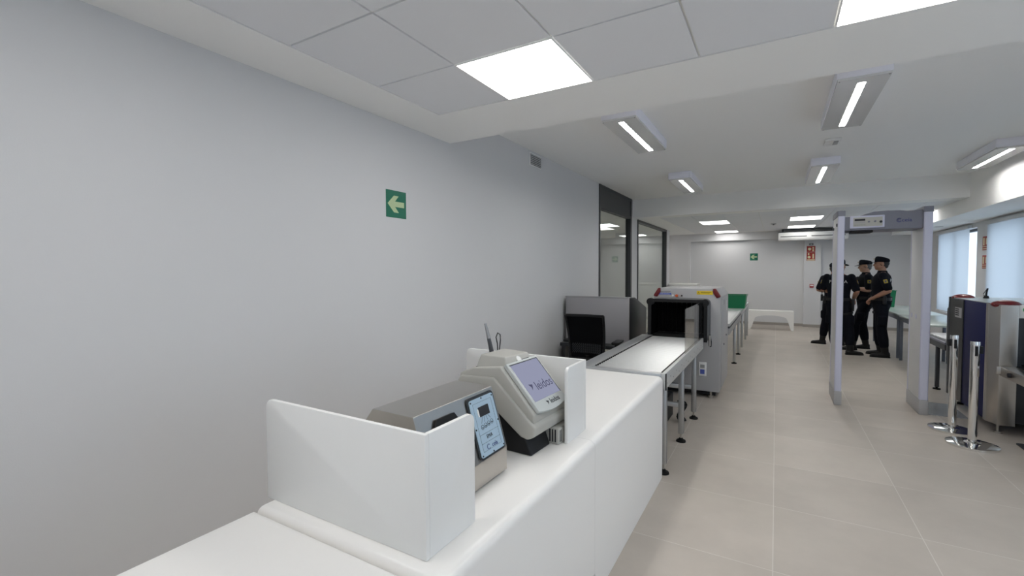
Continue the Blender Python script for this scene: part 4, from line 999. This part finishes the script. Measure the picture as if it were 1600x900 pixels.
        bmesh.ops.recalc_face_normals(b, faces=b.faces); m_ = MB(); m_._merge(b); pt = build('sleeve_patch', m_, PATCH, shirt, 20)
        build('patch_emblem', MB().sph(c+out*.0675, .010, .006, .014), NAVYTXT, pt)
    # back lettering, wrapped on the shirt
    def wrap(v):
        z = v.z; zs = [(q[0], q[1], q[2], q[3]) for q in tors]; i = max(k for k in range(len(zs)) if zs[k][0] <= z); A, B = zs[i], zs[min(i+1, len(zs)-1)]
        f_ = 0 if A[0] == B[0] else (z-A[0])/(B[0]-A[0]); cx, rx, ry = [A[k]+(B[k]-A[k])*f_ for k in (1, 2, 3)]
        return T((cx-(rx+e+.004)*math.sqrt(max(.05, 1-(v.y/(ry+e))**2)), v.y, z))
    text('POLICIA', .075, (0, 0, 1.335), (0, -1, 0), (0, 0, 1), BACKTXT, shirt, 'back_lettering', bend=wrap)
    text('NACIONAL', .036, (0, 0, 1.285), (0, -1, 0), (0, 0, 1), BACKTXT, shirt, 'back_lettering', bend=wrap)
    if vest:
        b = MB(); b.loft([(T((cx+.012, 0, z)), V((rx+.045, 0, 0)), V((0, ry+.030, 0))) for z, cx, rx, ry in tors[3:8]], 32); vs = bake(b, .011, 3, 'tactical_vest', CLOTH2, t)
        for (y, z, m2) in ((.09, 1.33, BLACK), (-.09, 1.33, BLACK), (.06, 1.18, BLACK), (-.07, 1.18, BLACK)): build('vest_pouch', MB().box(.150+ln*(z-.95), .195+ln*(z-.95), y-.035, y+.035, z-.05, z+.05, .010), m2, vs)
        build('chest_badge', MB().box(.192+ln*.4, .197+ln*.4, .055, .12, 1.36, 1.385), BACKTXT, vs)
    return t

# right-hand officer: faces the window-side group leader, hands clasped in front
officer('officer in black nearest the pale tables, in profile with hands clasped in front', (1.635, 10.34, 0), R(176),
        dict(elbL=V((-.075, .245, 1.165)), wrL=V((.135, .10, 1.015)), elbR=V((-.05, -.245, 1.165)), wrR=V((.15, -.07, .99)), nL=V((-.2, -.3, -1)), nR=V((-.6, .6, -.5)),
             hdL=V((.45, -.75, -.35)), hdR=V((.35, .75, -.25)), ankL=V((-.06, .10, .09)), ankR=V((-.02, -.17, .09)), kneeL=V((.0, .105, .49)), kneeR=V((.02, -.13, .49)),
             toeL=V((1, .1, 0)), toeR=V((1, -.25, 0)), head=R(4), tilt=R(-2), curl=1.1), skin=SKIN, hair=HAIRD, scale=1.022)
# middle officer with vest, one foot forward
officer('older officer in cap and loaded black vest standing between the others in profile', (1.505, 11.08, 0), R(184),
        dict(elbL=V((.0, .25, 1.17)), wrL=V((.20, .06, 1.20)), elbR=V((-.02, -.25, 1.17)), wrR=V((.22, -.10, 1.23)), nL=V((0, -.4, -1)), nR=V((0, .4, -1)),
             hdL=V((.2, -1, .05)), hdR=V((.3, 1, .1)), kneeL=V((.17, .12, .50)), ankL=V((.21, .15, .09)), kneeR=V((.02, -.10, .49)), ankR=V((-.05, -.12, .09)),
             head=R(-3), tilt=R(3), lean=.0), skin=SKIN2, hair=HAIRG, scale=1.0, vest=True)
# officer with back to the camera, far, right arm reaching to the middle officer
officer('officer seen from behind left of the detector post, legs apart and arm reaching right', (1.045, 11.5, 0), R(84),
        dict(elbR=V((-.02, -.38, 1.235)), wrR=V((.10, -.53, 1.25)), nR=V((0, 0, -1)), elbL=V((.0, .275, 1.17)), wrL=V((.20, .08, 1.12)), nL=V((0, -.5, -1)),
             kneeL=V((.02, .135, .49)), ankL=V((.0, .19, .09)), toeL=V((.25, 1, 0)), kneeR=V((.02, -.12, .49)), ankR=V((.0, -.16, .09)), head=R(-20)), skin=SKIN, hair=HAIRD, scale=.975)
# officer in front of him, back to the camera, turned right
officer('officer seen from behind right of the detector post with bent bare forearm', (1.01, 10.33, 0), R(78),
        dict(elbR=V((-.06, -.275, 1.16)), wrR=V((.13, -.21, 1.01)), nR=V((0, .6, -1)), elbL=V((.05, .25, 1.19)), wrL=V((.21, .06, 1.10)), nL=V((0, -.5, -1)),
             kneeL=V((.03, .08, .49)), ankL=V((.03, .05, .09)), kneeR=V((.04, -.16, .48)), ankR=V((-.02, -.19, .09)), toeR=V((.5, -1, 0)), toeL=V((1, .1, 0)), head=R(-42)), skin=SKIN, hair=HAIRD, scale=1.0)
